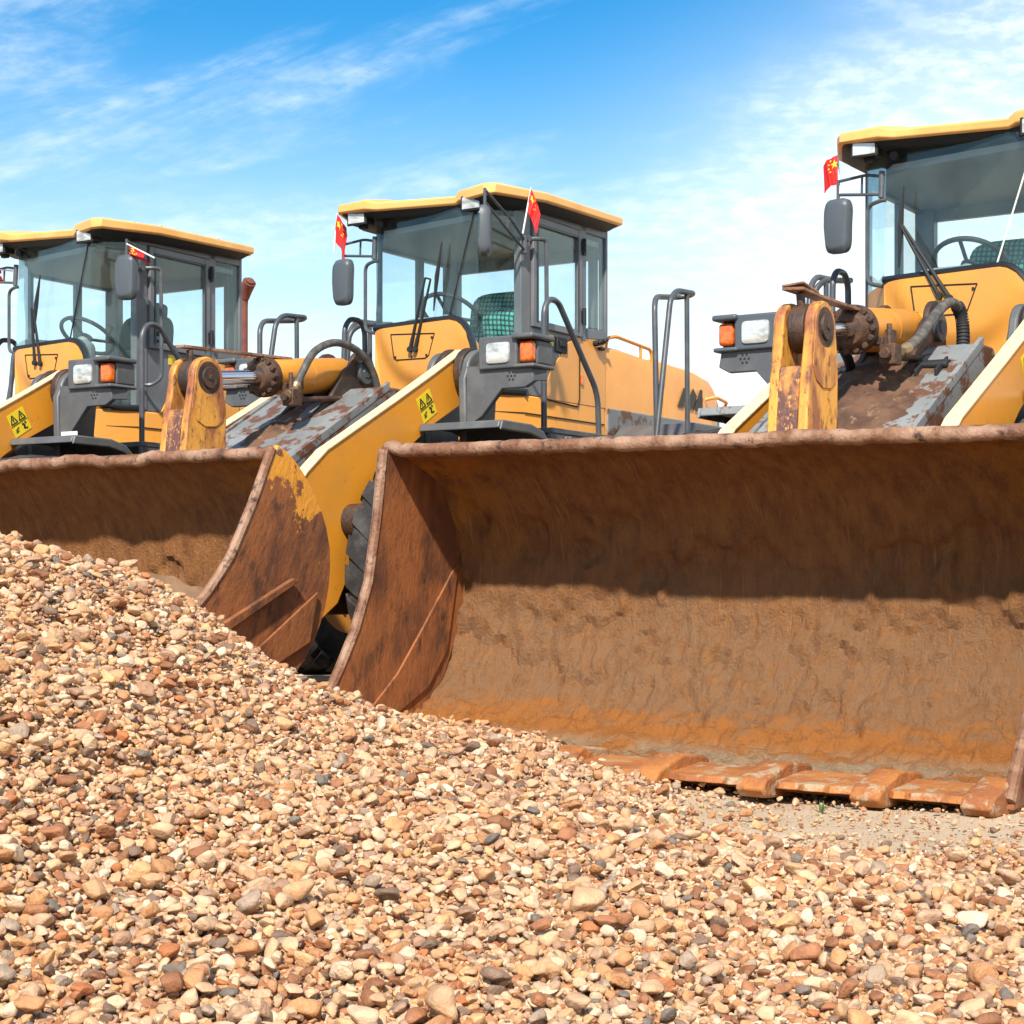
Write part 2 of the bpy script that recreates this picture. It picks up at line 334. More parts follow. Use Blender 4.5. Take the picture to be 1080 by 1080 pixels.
# ------------------------------------------------------------------ terrain
GZ = -0.10
def sst(a, b, x):
    t = np.clip((x - a)/(b - a), 0, 1); return t*t*(3 - 2*t)
_rx = np.array([-6, -3.2, -2.1, -1.57, -1.22, -1.0, -.74, -.5, -.3, 0., .28, .55, .9, 9])
_rz = np.array([1.40, 1.25, 1.02, .85, .74, .63, .42, .305, .235, .175, .09, .04, 0, 0])
def vnoise(x, y, s, seed):
    """cheap smooth value noise"""
    r = np.random.default_rng(seed).random((64, 64)); gx = x*s + 31.7; gy = y*s + 17.3
    ix = np.floor(gx).astype(int); iy = np.floor(gy).astype(int); fx = gx-ix; fy = gy-iy
    fx = fx*fx*(3-2*fx); fy = fy*fy*(3-2*fy)
    g = lambda a, b: r[a % 64, b % 64]
    return (g(ix,iy)*(1-fx)+g(ix+1,iy)*fx)*(1-fy) + (g(ix,iy+1)*(1-fx)+g(ix+1,iy+1)*fx)*fy - .5
def hgt(x, y):
    x = np.asarray(x, float); y = np.asarray(y, float)
    ridge = np.interp(x + .12*(y-5.4)*0, _rx, _rz)
    yc = 5.35
    prof = np.where(y < yc, sst(1.2, yc, y)**.9, 1 - .62*sst(yc+.25, 8.2, y) - .38*sst(8.0, 10.5, y))
    h = GZ + ridge*prof
    h += .045*sst(4.9, 3.6, y)*sst(-.9, .2, x) * (1 - .5*sst(1.0, 1.7, x))
    h -= .04*sst(4.9, 5.5, y)*sst(.0, .5, x)*sst(8.5, 7, y)
    m = sst(14, 8, y)
    h += m*(.045*vnoise(x, y, 1.7, 1)*sst(-.3, -1.0, x) + .03*vnoise(x, y, 3.1, 2) + .012*vnoise(x, y, 9, 3))*sst(0.0, 2.0, y)*np.where(y > 6.4, .4, 1)
    return h
def gridmesh(name, xs, ys):
    X, Y = np.meshgrid(xs, ys); Z = hgt(X, Y); n, m_ = X.shape
    v = np.stack([X, Y, Z], -1).reshape(-1, 3); idx = np.arange(n*m_).reshape(n, m_)
    f = np.stack([idx[:-1,:-1], idx[:-1,1:], idx[1:,1:], idx[1:,:-1]], -1).reshape(-1, 4)
    me = bpy.data.meshes.new(name); me.from_pydata(v.tolist(), [], f.tolist())
    for p in me.polygons: p.use_smooth = True
    return me
far = [18, 30, 60, 140, 400, 1200, 3500]
xs = np.array([-q for q in far[::-1]] + list(np.arange(-14, -4, .5)) + list(np.arange(-4, 4.01, .05)) + list(np.arange(4.5, 14.1, .5)) + far)
ys = np.array([-400, -100, -30, -10, -4, -2, -1] + list(np.arange(-.5, 11, .05)) + list(np.arange(11.5, 24, .5)) + [26, 30, 40, 60, 120, 300, 900, 3500])
gm = gridmesh('ground', xs, ys)
M['ground'] = mat('sandy_ground', (.60, .44, .28), .95, col2=(.50, .36, .23), nscale=1.6, lo=.35, hi=.65, col3=(.62, .50, .36), n3scale=60, lo3=.57, hi3=.64, bump=.9, bscale=70, fine=.15)
gm.materials.append(M['ground'])
ground = bpy.data.objects.new('ground', gm); COL.objects.link(ground); tag(ground, kind='structure')

# ------------------------------------------------------------------ gravel: pebbles scattered over the heap and yard
def stone_mat():
    m = bpy.data.materials.new('mixed_pebbles'); m.use_nodes = True; t = m.node_tree; b = t.nodes['Principled BSDF']
    b.inputs['Roughness'].default_value = .62; b.inputs['Specular IOR Level'].default_value = .35
    oi = t.nodes.new('ShaderNodeObjectInfo'); r = t.nodes.new('ShaderNodeValToRGB'); t.links.new(oi.outputs['Random'], r.inputs[0])
    cols = [(.0,(.52,.30,.16)),(.09,(.62,.42,.26)),(.17,(.70,.53,.37)),(.25,(.40,.20,.11)),(.32,(.64,.46,.31)),(.40,(.74,.60,.46)),(.47,(.44,.30,.22)),
            (.54,(.68,.47,.27)),(.61,(.30,.15,.08)),(.66,(.58,.43,.32)),(.73,(.76,.66,.55)),(.79,(.60,.36,.19)),(.84,(.24,.18,.145)),(.88,(.66,.51,.38)),(.93,(.20,.195,.19)),(.95,(.42,.36,.31)),(.985,(.50,.21,.09))]
    cr = r.color_ramp; cr.interpolation = 'CONSTANT'
    while len(cr.elements) < len(cols): cr.elements.new(.5)
    for e, (p, c) in zip(cr.elements, cols): e.position = p; e.color = (*c, 1)
    tc = t.nodes.new('ShaderNodeTexCoord'); n = t.nodes.new('ShaderNodeTexNoise'); n.noise_dimensions = '4D'; n.inputs['Scale'].default_value = 1.6; n.inputs['Detail'].default_value = 7; n.inputs['Roughness'].default_value = .65
    t.links.new(tc.outputs['Object'], n.inputs['Vector'])
    w = t.nodes.new('ShaderNodeMath'); w.operation = 'MULTIPLY'; w.inputs[1].default_value = 60; t.links.new(oi.outputs['Random'], w.inputs[0]); t.links.new(w.outputs[0], n.inputs['W'])
    mr = t.nodes.new('ShaderNodeMapRange'); mr.inputs[1].default_value = .3; mr.inputs[2].default_value = .7; mr.inputs[3].default_value = .68; mr.inputs[4].default_value = 1.25; t.links.new(n.outputs[0], mr.inputs[0])
    mul = t.nodes.new('ShaderNodeVectorMath'); mul.operation = 'SCALE'; t.links.new(r.outputs[0], mul.inputs[0]); t.links.new(mr.outputs[0], mul.inputs['Scale'])
    wm = t.nodes.new('ShaderNodeVectorMath'); wm.operation = 'MULTIPLY'; wm.inputs[1].default_value = (.83, .685, .55); t.links.new(mul.outputs[0], wm.inputs[0]); t.links.new(wm.outputs[0], b.inputs['Base Color'])
    bu = t.nodes.new('ShaderNodeBump'); bu.inputs['Strength'].default_value = .25; bu.inputs['Distance'].default_value = .05
    n2 = t.nodes.new('ShaderNodeTexNoise'); n2.inputs['Scale'].default_value = 7; n2.inputs['Detail'].default_value = 5; t.links.new(tc.outputs['Object'], n2.inputs['Vector'])
    t.links.new(n2.outputs[0], bu.inputs['Height']); t.links.new(bu.outputs[0], b.inputs['Normal'])
    return m
M['stone'] = stone_mat()
pebs = bpy.data.collections.new('pebble_shapes')
NP = 14
for k in range(NP):
    bm = bmesh.new(); bmesh.ops.create_icosphere(bm, subdivisions=3, radius=1)
    rr = random.Random(k); from mathutils import noise as mn
    off = Vector((rr.random()*50, rr.random()*50, rr.random()*50))
    planes = [(Vector((rr.gauss(0,1), rr.gauss(0,1), rr.gauss(0,1))).normalized(), rr.uniform(.45, .80)) for _ in range(10 if k % 3 else 5)]
    ax = (1, rr.uniform(.68, .95), rr.uniform(.42, .75))
    for v in bm.verts:
        p = v.co.normalized(); rad = 1 + .26*mn.noise(p*1.3+off) + .07*mn.noise(p*3.2+off)
        q = p*rad
        for n_, d_ in planes:                      # softly flattened facets
            e = q.dot(n_) - d_
            if e > 0: q -= n_*e*.85
        v.co = Vector((q.x*ax[0], q.y*ax[1], q.z*ax[2]))*.5
    me = bpy.data.meshes.new('pebble'); bm.to_mesh(me); bm.free(); me.materials.append(M['stone'])
    for p in me.polygons: p.use_smooth = True
    pebs.objects.link(bpy.data.objects.new('pebble_%02d' % k, me))

def scatter():
    P = []; S = []; R = []
    def layer(cell, s0, sig, smin, smax, zoff, keep, yr=(1.5, 9.6)):
        cell *= .88; s0 *= .88
        y = np.arange(yr[0], yr[1], cell)
        for yy in y:
            half = .36*yy + .8
            x = np.arange(-half - (.5 if yy > 4 else .2), half, cell)
            X = x + RNG.uniform(-.5, .5, len(x))*cell; Y = yy + RNG.uniform(-.5, .5, len(x))*cell
            s = np.clip(s0*np.exp(RNG.normal(0, sig, len(x))), smin, smax)
            k = keep(X, Y) > RNG.random(len(x)); X, Y, s = X[k], Y[k], s[k]
            P.append(np.stack([X, Y, hgt(X, Y) + zoff*s + RNG.uniform(-.004, .008, len(X))], 1)); S.append(s)
    def dens(X, Y):
        """1 on the heap and foreground bank, thin on the bare sandy strip by the big bucket"""
        bare = sst(4.65, 5.25, Y + .35*vnoise(X, Y, 2.0, 9) + .25*(X-.6))*sst(.05, .35, X + .3*vnoise(X, Y, 2.3, 11))
        bare2 = sst(.95, 1.15, X + .25*vnoise(X, Y, 3, 12))*sst(3.55, 3.8, Y + .3*vnoise(X, Y, 3, 13))*sst(4.6, 4.4, Y)
        heap2 = sst(.62, .45, X)*sst(5.55, 5.75, Y)*sst(6.9, 6.4, Y)*sst(-.2, .1, X)
        b = np.maximum(bare, bare2)*(1 - heap2)
        return 1 - .975*b
    layer(.023, .030, .22, .016, .048, .12, dens)
    layer(.0150, .0195, .30, .009, .045, .42, dens)
    layer(.0190, .0195, .38, .009, .055, .75, lambda X, Y: dens(X, Y)*.75)
    layer(.037, .028, .35, .015, .075, .62, lambda X, Y: dens(X, Y)*.45*(1 + .8*(vnoise(X, Y, 1.5, 5) > .05)))
    layer(.075, .044, .25, .03, .085, .55, lambda X, Y: dens(X, Y)*.30, (1.9, 6.0))
    layer(.024, .008, .35, .004, .017, .30, lambda X, Y: (1 - dens(X, Y))*.35)
    P_ = np.concatenate(P); S_ = np.concatenate(S); n = len(P_)
    far_ = P_[:, 1] > 10.5
    return P_, S_
PP, SS = scatter(); n = len(PP); print('pebbles', n)
me = bpy.data.meshes.new('gravel'); me.vertices.add(n); me.vertices.foreach_set('co', PP.astype(np.float32).ravel())
rot = np.stack([RNG.normal(0, .38, n), RNG.normal(0, .38, n), RNG.uniform(0, 6.283, n)], 1).astype(np.float32)
a = me.attributes.new('rot', 'FLOAT_VECTOR', 'POINT'); a.data.foreach_set('vector', rot.ravel())
a = me.attributes.new('scl', 'FLOAT', 'POINT'); a.data.foreach_set('value', SS.astype(np.float32))
a = me.attributes.new('idx', 'INT', 'POINT'); a.data.foreach_set('value', RNG.integers(0, NP, n).astype(np.int32))
gravel = bpy.data.objects.new('gravel', me); COL.objects.link(gravel); tag(gravel, 'heap and spread of tan, cream and brown pebbles in the foreground', 'gravel', kind='stuff')
g = bpy.data.node_groups.new('scatter_pebbles', 'GeometryNodeTree')
g.interface.new_socket('Geometry', in_out='INPUT', socket_type='NodeSocketGeometry'); g.interface.new_socket('Geometry', in_out='OUTPUT', socket_type='NodeSocketGeometry')
gi = g.nodes.new('NodeGroupInput'); go = g.nodes.new('NodeGroupOutput'); ip = g.nodes.new('GeometryNodeInstanceOnPoints'); ci = g.nodes.new('GeometryNodeCollectionInfo')
ci.inputs['Collection'].default_value = pebs; ci.inputs['Separate Children'].default_value = True; ci.inputs['Reset Children'].default_value = True
def named(nm, dt):
    x = g.nodes.new('GeometryNodeInputNamedAttribute'); x.data_type = dt; x.inputs['Name'].default_value = nm; return x.outputs['Attribute']
g.links.new(gi.outputs[0], ip.inputs['Points']); g.links.new(ci.outputs[0], ip.inputs['Instance']); ip.inputs['Pick Instance'].default_value = True
g.links.new(named('idx', 'INT'), ip.inputs['Instance Index'])
e2r = g.nodes.new('FunctionNodeEulerToRotation'); g.links.new(named('rot', 'FLOAT_VECTOR'), e2r.inputs[0]); g.links.new(e2r.outputs[0], ip.inputs['Rotation'])
g.links.new(named('scl', 'FLOAT'), ip.inputs['Scale']); g.links.new(ip.outputs[0], go.inputs[0])
gravel.modifiers.new('scatter', 'NODES').node_group = g

# ------------------------------------------------------------------ the wheel loader (x forward, y to its left, z up, metres above camera datum)
def wheel(root, x, y, side):
    R = .79; w = .29; zc = R + GZ; prof = [(-w,.46),(-w,.60),(-w*.96,.70),(-w*.80,.765),(-w*.4,.785),(w*.4,.785),(w*.80,.765),(w*.96,.70),(w,.60),(w,.46)]
    mb = MB(); seg = 64; rings = []
    for k in range(seg):
        a = 2*math.pi*k/seg; rings.append([(x + r*math.cos(a), y + dy_, zc + r*math.sin(a)) for dy_, r in prof])
    rings.append(rings[0]); mb.loft(rings, cap=False)
    for k in range(26):                       # chevron lugs
        for s_ in (-1, 1):
            a = 2*math.pi*(k + (.5 if s_ > 0 else 0))/26; da = .075
            q = []
            for (yy, aa, r) in ((.0, 0, .78), (s_*w*.8, .22, .762), (s_*w*1.02, .25, .69)):
                for d in (-da, da): q.append((yy, a + aa + d, r))
            vs = [(x + (r+h)*math.cos(b_), y + yy, zc + (r+h)*math.sin(b_)) for h in (0, .028) for yy, b_, r in q]
            mb.add(vs, [(0,1,3,2),(2,3,5,4),(6,8,9,7),(8,10,11,9),(0,2,8,6),(2,4,10,8),(1,7,9,3),(3,9,11,5),(0,6,7,1),(4,5,11,10)])
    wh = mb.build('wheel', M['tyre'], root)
    rim = MB(); ys_ = side*w
    rim.tube([(x, y-w*.9, zc), (x, y-w*.5, zc), (x, y+w*.5, zc), (x, y+w*.9, zc)], .46, 40)
    rim.tube([(x, y+ys_*.7, zc), (x, y+ys_*1.02, zc)], .2, 24)
    for k in range(10):
        a = k*math.pi/5; rim.cyl((x+.27*math.cos(a), y+ys_*.85, zc+.27*math.sin(a)), (x+.27*math.cos(a), y+ys_*.98, zc+.27*math.sin(a)), .02, seg=6)
    rim.build('rim', M['arm_yellow'], wh)

def make_bucket(root, pitch, seed, lip=(4.20, 1.235)):
    """built about the lip point; own frame: lip at origin, cutting edge at x=.48, z=-1.32"""
    rr = np.random.default_rng(seed)
    inner = [(0,0),(-.10,-.005),(-.24,-.05),(-.40,-.14),(-.52,-.27),(-.58,-.42),(-.60,-.58),(-.58,-.75),(-.51,-.93),(-.40,-1.08),(-.25,-1.19),(-.07,-1.255),(.12,-1.28),(.30,-1.295),(.47,-1.31)]
    P = spline([(x, 0, z) for x, z in inner], 7); P = [(p.x, p.z) for p in P]
    nrm = []
    for i in range(len(P)):
        a = P[max(i-1,0)]; b_ = P[min(i+1,len(P)-1)]; t = Vector((b_[0]-a[0], b_[1]-a[1])).normalized(); nrm.append((t.y, -t.x))
    out_ = [(p[0]+n_[0]*.03, p[1]+n_[1]*.03) for p, n_ in zip(P, nrm)]
    out_ = [(p[0]-n_[0]*.03, p[1]-n_[1]*.03) if False else q for p, q, n_ in zip(P, out_, nrm)]
    # pick the side away from the belly centre
    c = (-.1, -.65)
    if (out_[44][0]-c[0])**2+(out_[44][1]-c[1])**2 < (P[44][0]-c[0])**2+(P[44][1]-c[1])**2:
        out_ = [(p[0]-n_[0]*.03, p[1]-n_[1]*.03) for p, n_ in zip(P, nrm)]
    ys_ = np.linspace(-1.5, 1.5, 321); rings = []
    for y in ys_:
        ring = []
        for i, (x, z) in enumerate(P):
            cake = max(0, min(1, (-.45 - z)/.3)); d = .008*math.sin(y*3.1+i*.35+seed) + .012*mn.noise(Vector((y*2.2, x*3, z*3+seed))) + (.004+.020*cake)*mn.noise(Vector((y*7, x*7, z*7+seed))) + (.003+.024*cake)*mn.noise(Vector((y*17, x*17, z*17+seed))) + .014*cake*mn.noise(Vector((y*35, x*35, z*35)))
            cr_ = mn.noise(Vector((y*1.5, z*2.6, 9+seed))) + .45*mn.noise(Vector((y*5, z*6, 4+seed))) + .2*mn.noise(Vector((y*13, z*13, 4+seed))) - max(0, (z+.42))*2.2; d -= .028*max(0, min(1, (cr_+.05)/.10))*(1 if z > -1.15 else 0) - .0
            d *= min(1, i/9)*min(1, (len(P)-1-i)/7)
            ring.append((x - nrm[i][0]*d, y, z - nrm[i][1]*d))
        ring += [(x, y, z) for x, z in out_[::-1]]
        rings.append(ring)
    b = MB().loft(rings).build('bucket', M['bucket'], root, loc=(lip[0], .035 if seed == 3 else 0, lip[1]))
    b.rotation_euler = (-.015 if seed == 3 else 0, math.radians(pitch), 0)
    # side plates
    fr = [(.47,-1.31),(.40,-1.20),(.27,-1.0),(.17,-.82),(.09,-.6),(.05,-.3),(.03,.0)]
    for s in (-1, 1):
        y0, y1 = sorted((s*1.5, s*1.535)); op = [(x, z) for x, z in out_][::4]; op = [(.02, .03)] + op + [(.47, -1.34)]
        poly = op + fr[:-1]
        sp_ = MB().xz(poly, y0, y1).build('side_plate', M['side_plate'] if seed != 3 else M['bside'], b, bevel=.006)
        fb = MB()                                   # thick forward flange of the side plate
        fb.tube([(x+.005, s*1.518, z) for x, z in fr], .024, 8); fb.build('side_edge', M['lip'], sp_)
        gus = MB(); gus.xz([(-.52,-.5),(-.56,-.75),(-.1,-1.22),(.0,-1.22)], s*1.545, s*1.56)
        gus.xz([(-.35,-.52),(-.31,-.52),(.40,-1.26),(.34,-1.28)], s*1.545, s*1.575); gus.build('gusset', M['bside'], sp_, bevel=.004)
        wp = MB().xz([(-.56,-.45),(-.50,-.88),(-.36,-1.06),(-.1,-1.20),(.16,-1.24),(-.12,-1.0),(-.3,-.78)], s*1.5, s*1.488); wp.build('inner_wear_plate', M['bside'], sp_, bevel=.003)
    # worn lip
    pts = []; rad = []
    amp = .020 if seed != 3 else .005
    for y in np.linspace(-1.54, 1.54, 260):
        e = max(0, 1 - abs(abs(y)-1.54)/.05)
        pts.append((.0+.008*mn.noise(Vector((y*4, seed, 0))), y, .0 + amp*1.4*mn.noise(Vector((y*3.0, seed, 3))) + amp*.6*mn.noise(Vector((y*9, 1, seed))) + .02*max(0, 1-abs(abs(y)-1.50)/.06)))
        rad.append(.031 + .004*mn.noise(Vector((y*6, 7, seed))) + .005*mn.noise(Vector((y*22, 7, seed))) - .012*e)
    MB().tube(pts, .036, 12, rs=rad).build('lip', M['lip'], b)
    # cutting edge and adapters
    ce = MB(); n_ = 7; xsn = np.linspace(-1.5, 1.5, n_+1)
    for k in range(n_):
        y0 = xsn[k]+.045; y1 = xsn[k+1]-.045; m_ = 10; up_ = []; lo_ = []
        fe = [.555+.035*mn.noise(Vector((k*3+j*.8, seed, 1))) - (.035 if j in (0, m_) else 0) for j in range(m_+1)]
        ring = []
        for j in range(m_+1):
            y = y0+(y1-y0)*j/m_; ring.append([(.28,y,-1.268),(fe[j],y,-1.300),(fe[j]+.012,y,-1.325),(.28,y,-1.345)])
        ce.loft(ring)
    ce.build('cutting_edge', M['edge'], b, bevel=.003)
    for k in range(n_+1):
        y = float(np.clip(xsn[k], -1.46, 1.46)); h = .055
        t_ = MB(); t_.xz([(.20,-1.262),(.24,-1.245),(.42,-1.235),(.61,-1.292),(.64,-1.33),(.60,-1.36),(.30,-1.36)], y-h, y+h)
        t_.build('tooth', M['edge'], b, bevel=.010)
    # rear ears that take the boom pins
    for s in (-.55, .55):
        ear = MB(); ear.xz([(-.67,-.50),(-.86,-.60),(-.95,-.78),(-.86,-.90),(-.66,-.92)], s-.06, s-.03); ear.xz([(-.67,-.50),(-.86,-.60),(-.95,-.78),(-.86,-.90),(-.66,-.92)], s+.10, s+.13)
        ear.build('mounting_ear', M['bside_yellow'], b, bevel=.006)
    return b

def star(mb, c, u, v, r, n_):
    pts = []
    for k in range(10):
        a = math.pi/2 + k*math.pi/5; q = r if k % 2 == 0 else r*.4
        pts.append(Vector(c) + Vector(u)*math.cos(a)*q + Vector(v)*math.sin(a)*q)
    mb.prism(pts, Vector(n_))

def flag(root_mat, pole, drop, wid, hgt_, label, sway, sag=.0, furl=.5):
    """small flag: pole from pole[0] to pole[1] (machine frame), cloth hangs from the upper part; drop = direction of the fly"""
    p0, p1 = Vector(pole[0]), Vector(pole[1])
    root = empty('flag', root_mat @ p0); root.rotation_euler = root_mat.to_euler(); L = p1-p0
    tag(root, label, 'flag', 'small red flags on the mirror brackets')
    MB().cyl((0,0,0), L, .006, .005, 8).build('pole', M['white'], root)
    u = Vector(drop).normalized(); ax = L.normalized(); rows, cols = 14, 18; nrm = u.cross(ax).normalized()
    G = []
    for j in range(rows+1):
        row = []
        for i in range(cols+1):
            s, t = i/cols, j/rows
            top = L*(1 - .02) - ax*(t*hgt_*(1-.1*s))
            p = top + u*(wid*s*(1-.25*furl*s)) - Vector((0,0,1))*(sag*s**1.4*hgt_) + nrm*(sway*math.sin(s*7+t*1.8)*(.2+s) + .3*sway*math.sin(s*17+t*4))
            row.append(p)
        G.append(row)
    th = nrm*.0015; vs = [p for r in G for p in r]; n0 = len(vs); vs += [p-th for p in vs]; c_ = cols+1; fs = []
    for j in range(rows):
        for i in range(cols):
            q = (j*c_+i, j*c_+i+1, (j+1)*c_+i+1, (j+1)*c_+i); fs += [q, tuple(n0+k for k in q[::-1])]
    cl = MB().add(vs, fs).build('cloth', M['red'], root)
    st = MB()
    def surf(s, t):
        i = min(int(s*cols), cols-1); j = min(int(t*rows), rows-1); a = s*cols-i; b_ = t*rows-j
        return (G[j][i]*(1-a)+G[j][i+1]*a)*(1-b_) + (G[j+1][i]*(1-a)+G[j+1][i+1]*a)*b_
    for sgn in (1, -1):
        for (s, t, r) in ((.22,.28,.16),(.44,.10,.05),(.52,.22,.05),(.52,.38,.05),(.44,.50,.05)):
            pts = []
            for k in range(10):
                a = math.pi/2 + k*math.pi/5; q = r if k % 2 == 0 else r*.4
                pts.append(surf(min(.99, s+math.cos(a)*q*hgt_/wid), min(.99, max(0, t-math.sin(a)*q))) + nrm*(.002 if sgn > 0 else -.0035))
            cen = surf(s, t) + nrm*(.002 if sgn > 0 else -.0035)
            st.add([cen]+pts, [(0, k+1, (k+1) % 10+1) for k in range(10)])
    st.build('stars', M['star'], cl, smooth=False)
    return root

def hazard_sticker(parent, c, u, v, n_, w, h):
    c, u, v, n_ = Vector(c), Vector(u).normalized(), Vector(v).normalized(), Vector(n_).normalized()
    q = lambda a, b_, d=0: c + u*a*w + v*b_*h + n_*d
    st = MB().prism([q(-.5,-.5), q(.5,-.5), q(.5,.5), q(-.5,.5)], n_*.002).build('warning_sticker', M['sticker'], parent, smooth=False)
    ink = MB()
    def line(a, b_, t=.045):
        A, B = q(*a, .003), q(*b_, .003); d = (B-A).normalized(); k = d.cross(n_).normalized()*t*w*.5
        ink.prism([A-k, B-k, B+k, A+k], n_*.001)
    for ox in (-.25, .23):
        tri = [(ox-.19, .06), (ox+.19, .06), (ox, .42)]
        for i in range(3): line(tri[i], tri[(i+1) % 3], .05)
        line((ox, .13), (ox, .28), .06)
    line((-.5, -.02), (.5, -.02), .025)
    line((-.34, -.25), (-.12, -.17), .05); line((-.36, -.33), (-.18, -.30), .05)
    line((.10, -.12), (.22, -.20), .09); line((.22, -.20), (.14, -.34), .09); line((.14, -.34), (.34, -.38), .06); line((.26, -.1), (.34, -.16), .07)
    ink.build('print', M['ink'], st, smooth=False)

def make_loader(idx, loc, th, label):
    X0, Y0 = loc; rz = -(math.pi/2 + th)
    root = empty('wheel_loader', (X0, Y0, 0), rz); tag(root, label, 'wheel loader', 'yellow wheel loaders parked in a row')
    RM = Matrix.Translation((X0, Y0, 0)) @ Matrix.Rotation(rz, 4, 'Z')
    # ---- chassis
    ch = MB(); ch.box((-2.7,-.45,.55),(.35,.45,1.55)); ch.box((.35,-.35,.6),(1.0,.35,1.35)); ch.box((1.0,-.45,.45),(2.6,.45,1.25)); ch.cyl((1.75,-.95,.69),(1.75,.95,.69),.2); ch.cyl((-1.35,-.95,.69),(-1.35,.95,.69),.2)
    ch.build('chassis', M['grease'], root, bevel=.01)
    for s in (-1, 1):
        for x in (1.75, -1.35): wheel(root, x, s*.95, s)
    # ---- side platforms with steps
    for s in (-1, 1):
        y0, y1 = (.58, 1.13) if s > 0 else (-1.13, -.58)
        pl = MB(); pl.box((-.62,y0,1.60),(.92,y1,1.635)); pl.xz([(.92,1.60),(.92,1.30),(.55,1.05),(-.45,1.05),(-.62,1.35),(-.62,1.60)], s*1.09, s*1.125)
        p = pl.build('platform', M['grey'], root, bevel=.005)
        for x in (.80,.66,.10,-.03,-.30): MB().cyl((x, s*1.125, 1.57),(x, s*1.145, 1.57), .014, seg=6).build('bolt', M['bolt'], p)
        st = MB()
        for z in (.95,.55): st.box((.30,s*.85,z),(.72,s*1.15,z+.03))
        for x in (.29,.715): st.box((x,s*1.10,.53),(x+.02,s*1.14,1.1))
        st.build('step', M['grey'], root, bevel=.003)
    # small caution label on the platform side
    MB().box((-.56,1.1255,1.53),(-.50,1.128,1.60)).build('warning_sticker', M['sticker'], root, smooth=False)
    # ---- front fenders
    for s in (-1, 1):
        f = MB(); yi, yo = s*.62, s*1.21
        sec = [(1.68,1.575),(1.66,1.625),(1.32,1.62),(1.18,1.585),(.98,1.42),(.93,1.22)]
        inn = [(.955,1.22),(1.0,1.41),(1.185,1.56),(1.32,1.595),(1.64,1.60),(1.655,1.575)]
        f.xz(sec+inn, yi, yo)
        f.xz([(1.68,1.565),(1.66,1.625),(1.32,1.62),(1.18,1.585),(.98,1.42),(.93,1.22),(.965,1.22),(1.03,1.38),(1.19,1.53),(1.34,1.56)], yo-s*.0, yo+s*.02)
        f.build('front_fender', M['frame_grey'] if idx == 3 and s < 0 else M['grey'], root, bevel=.012, seg=3)
    # ---- rear fenders
    for s in (-1, 1):
        f = MB(); f.xz([(-.62,1.50),(-.66,1.60),(-.95,1.80),(-1.75,1.80),(-2.05,1.62),(-2.05,1.50),(-1.98,1.50),(-1.74,1.74),(-.97,1.74),(-.68,1.50)], s*.60, s*1.22)
        f.build('rear_fender', M['grey'], root, bevel=.01)
    # ---- engine hood
    def ring(x, zt, zb, yh, cr=.12):
        yc = -.10
        return [(x,yc-yh,zb),(x,yc+yh,zb),(x,yc+yh,zt-cr),(x,yc+yh-cr*.3,zt-cr*.3),(x,yc+yh-cr,zt),(x,yc-yh+cr,zt),(x,yc-yh+cr*.3,zt-cr*.3),(x,yc-yh,zt-cr)]
    hd = MB().loft([ring(-.78,2.41,1.70,.665), ring(-1.2,2.405,1.70,.665), ring(-1.70,2.375,1.70,.665)]).build('hood', M['yellow'], root)
    MB().loft([ring(-1.712,2.39,1.70,.67), ring(-2.30,2.37,1.70,.66), ring(-2.62,2.33,1.70,.64), ring(-2.75,2.28,1.70,.62)]).build('rear_cover', M['yellow'], hd)
    MB().loft([ring(-2.752,2.275,1.70,.618), ring(-2.86,2.20,1.75,.59), ring(-2.92,2.08,1.80,.55)]).build('grille', M['frame_grey'], hd)
    MB().box((-.80,.30,1.60),(-2.7,.575,1.93)).build('lower_side_panel', M['frame_grey'], hd, bevel=.01)
    dec = MB()                                       # dark slanted logo blocks on the cover
    y_ = .5635
    for q in ([(-1.93,2.03),(-2.02,2.03),(-2.13,2.19),(-2.04,2.19)], [(-2.06,2.03),(-2.19,2.03),(-2.27,2.14),(-2.20,2.20)], [(-2.22,2.03),(-2.37,2.03),(-2.37,2.20),(-2.33,2.20)]):
        dec.xz(q, y_+.008, y_+.011)
    dec.build('logo', M['ink'], hd, smooth=False)
    MB().tube(fillet([(-2.45,.56,2.13),(-2.48,.64,2.15),(-2.70,.64,2.12),(-2.72,.56,2.05)], .04), .014, 8).build('handle', M['yellow'], hd)
    hr = MB(); hr.tube(fillet([(-.90,.50,2.39),(-.92,.50,2.46),(-1.05,.50,2.49),(-1.62,.50,2.45),(-1.64,.50,2.36)], .05), .014, 8); hr.cyl((-1.45,.5,2.46),(-1.45,.5,2.37),.012)
    hr.build('hood_rail', M['arm_yellow'], hd)
    hr = MB(); hr.tube(fillet([(-.90,-.70,2.39),(-.92,-.70,2.46),(-1.05,-.70,2.49),(-1.62,-.70,2.45),(-1.64,-.70,2.36)], .05), .014, 8)
    hr.build('hood_rail', M['arm_yellow'], hd)
    ven = MB(); ven.box((-1.0,.1,2.40),(-1.3,.35,2.43)); ven.build('air_cap', M['black'], hd, bevel=.01)
    if idx == 1:
        ex = MB(); ex.tube(fillet([(-1.85,-.3,2.35),(-1.85,-.3,3.10),(-1.84,-.27,3.20),(-1.80,-.18,3.27)], .10, 6), .036, 16); ex.tube([(-1.845,-.285,3.12),(-1.84,-.27,3.19),(-1.81,-.20,3.26)], .05, 16, rs=[.037,.055,.06])
        ex.build('exhaust_pipe', M['exhaust'], root)
    # ---- cab body
    FP = [(.53,-.57),(.70,.42)]
    fx = lambda y: .53 + .17*(y+.57)/.99
    cb = MB()
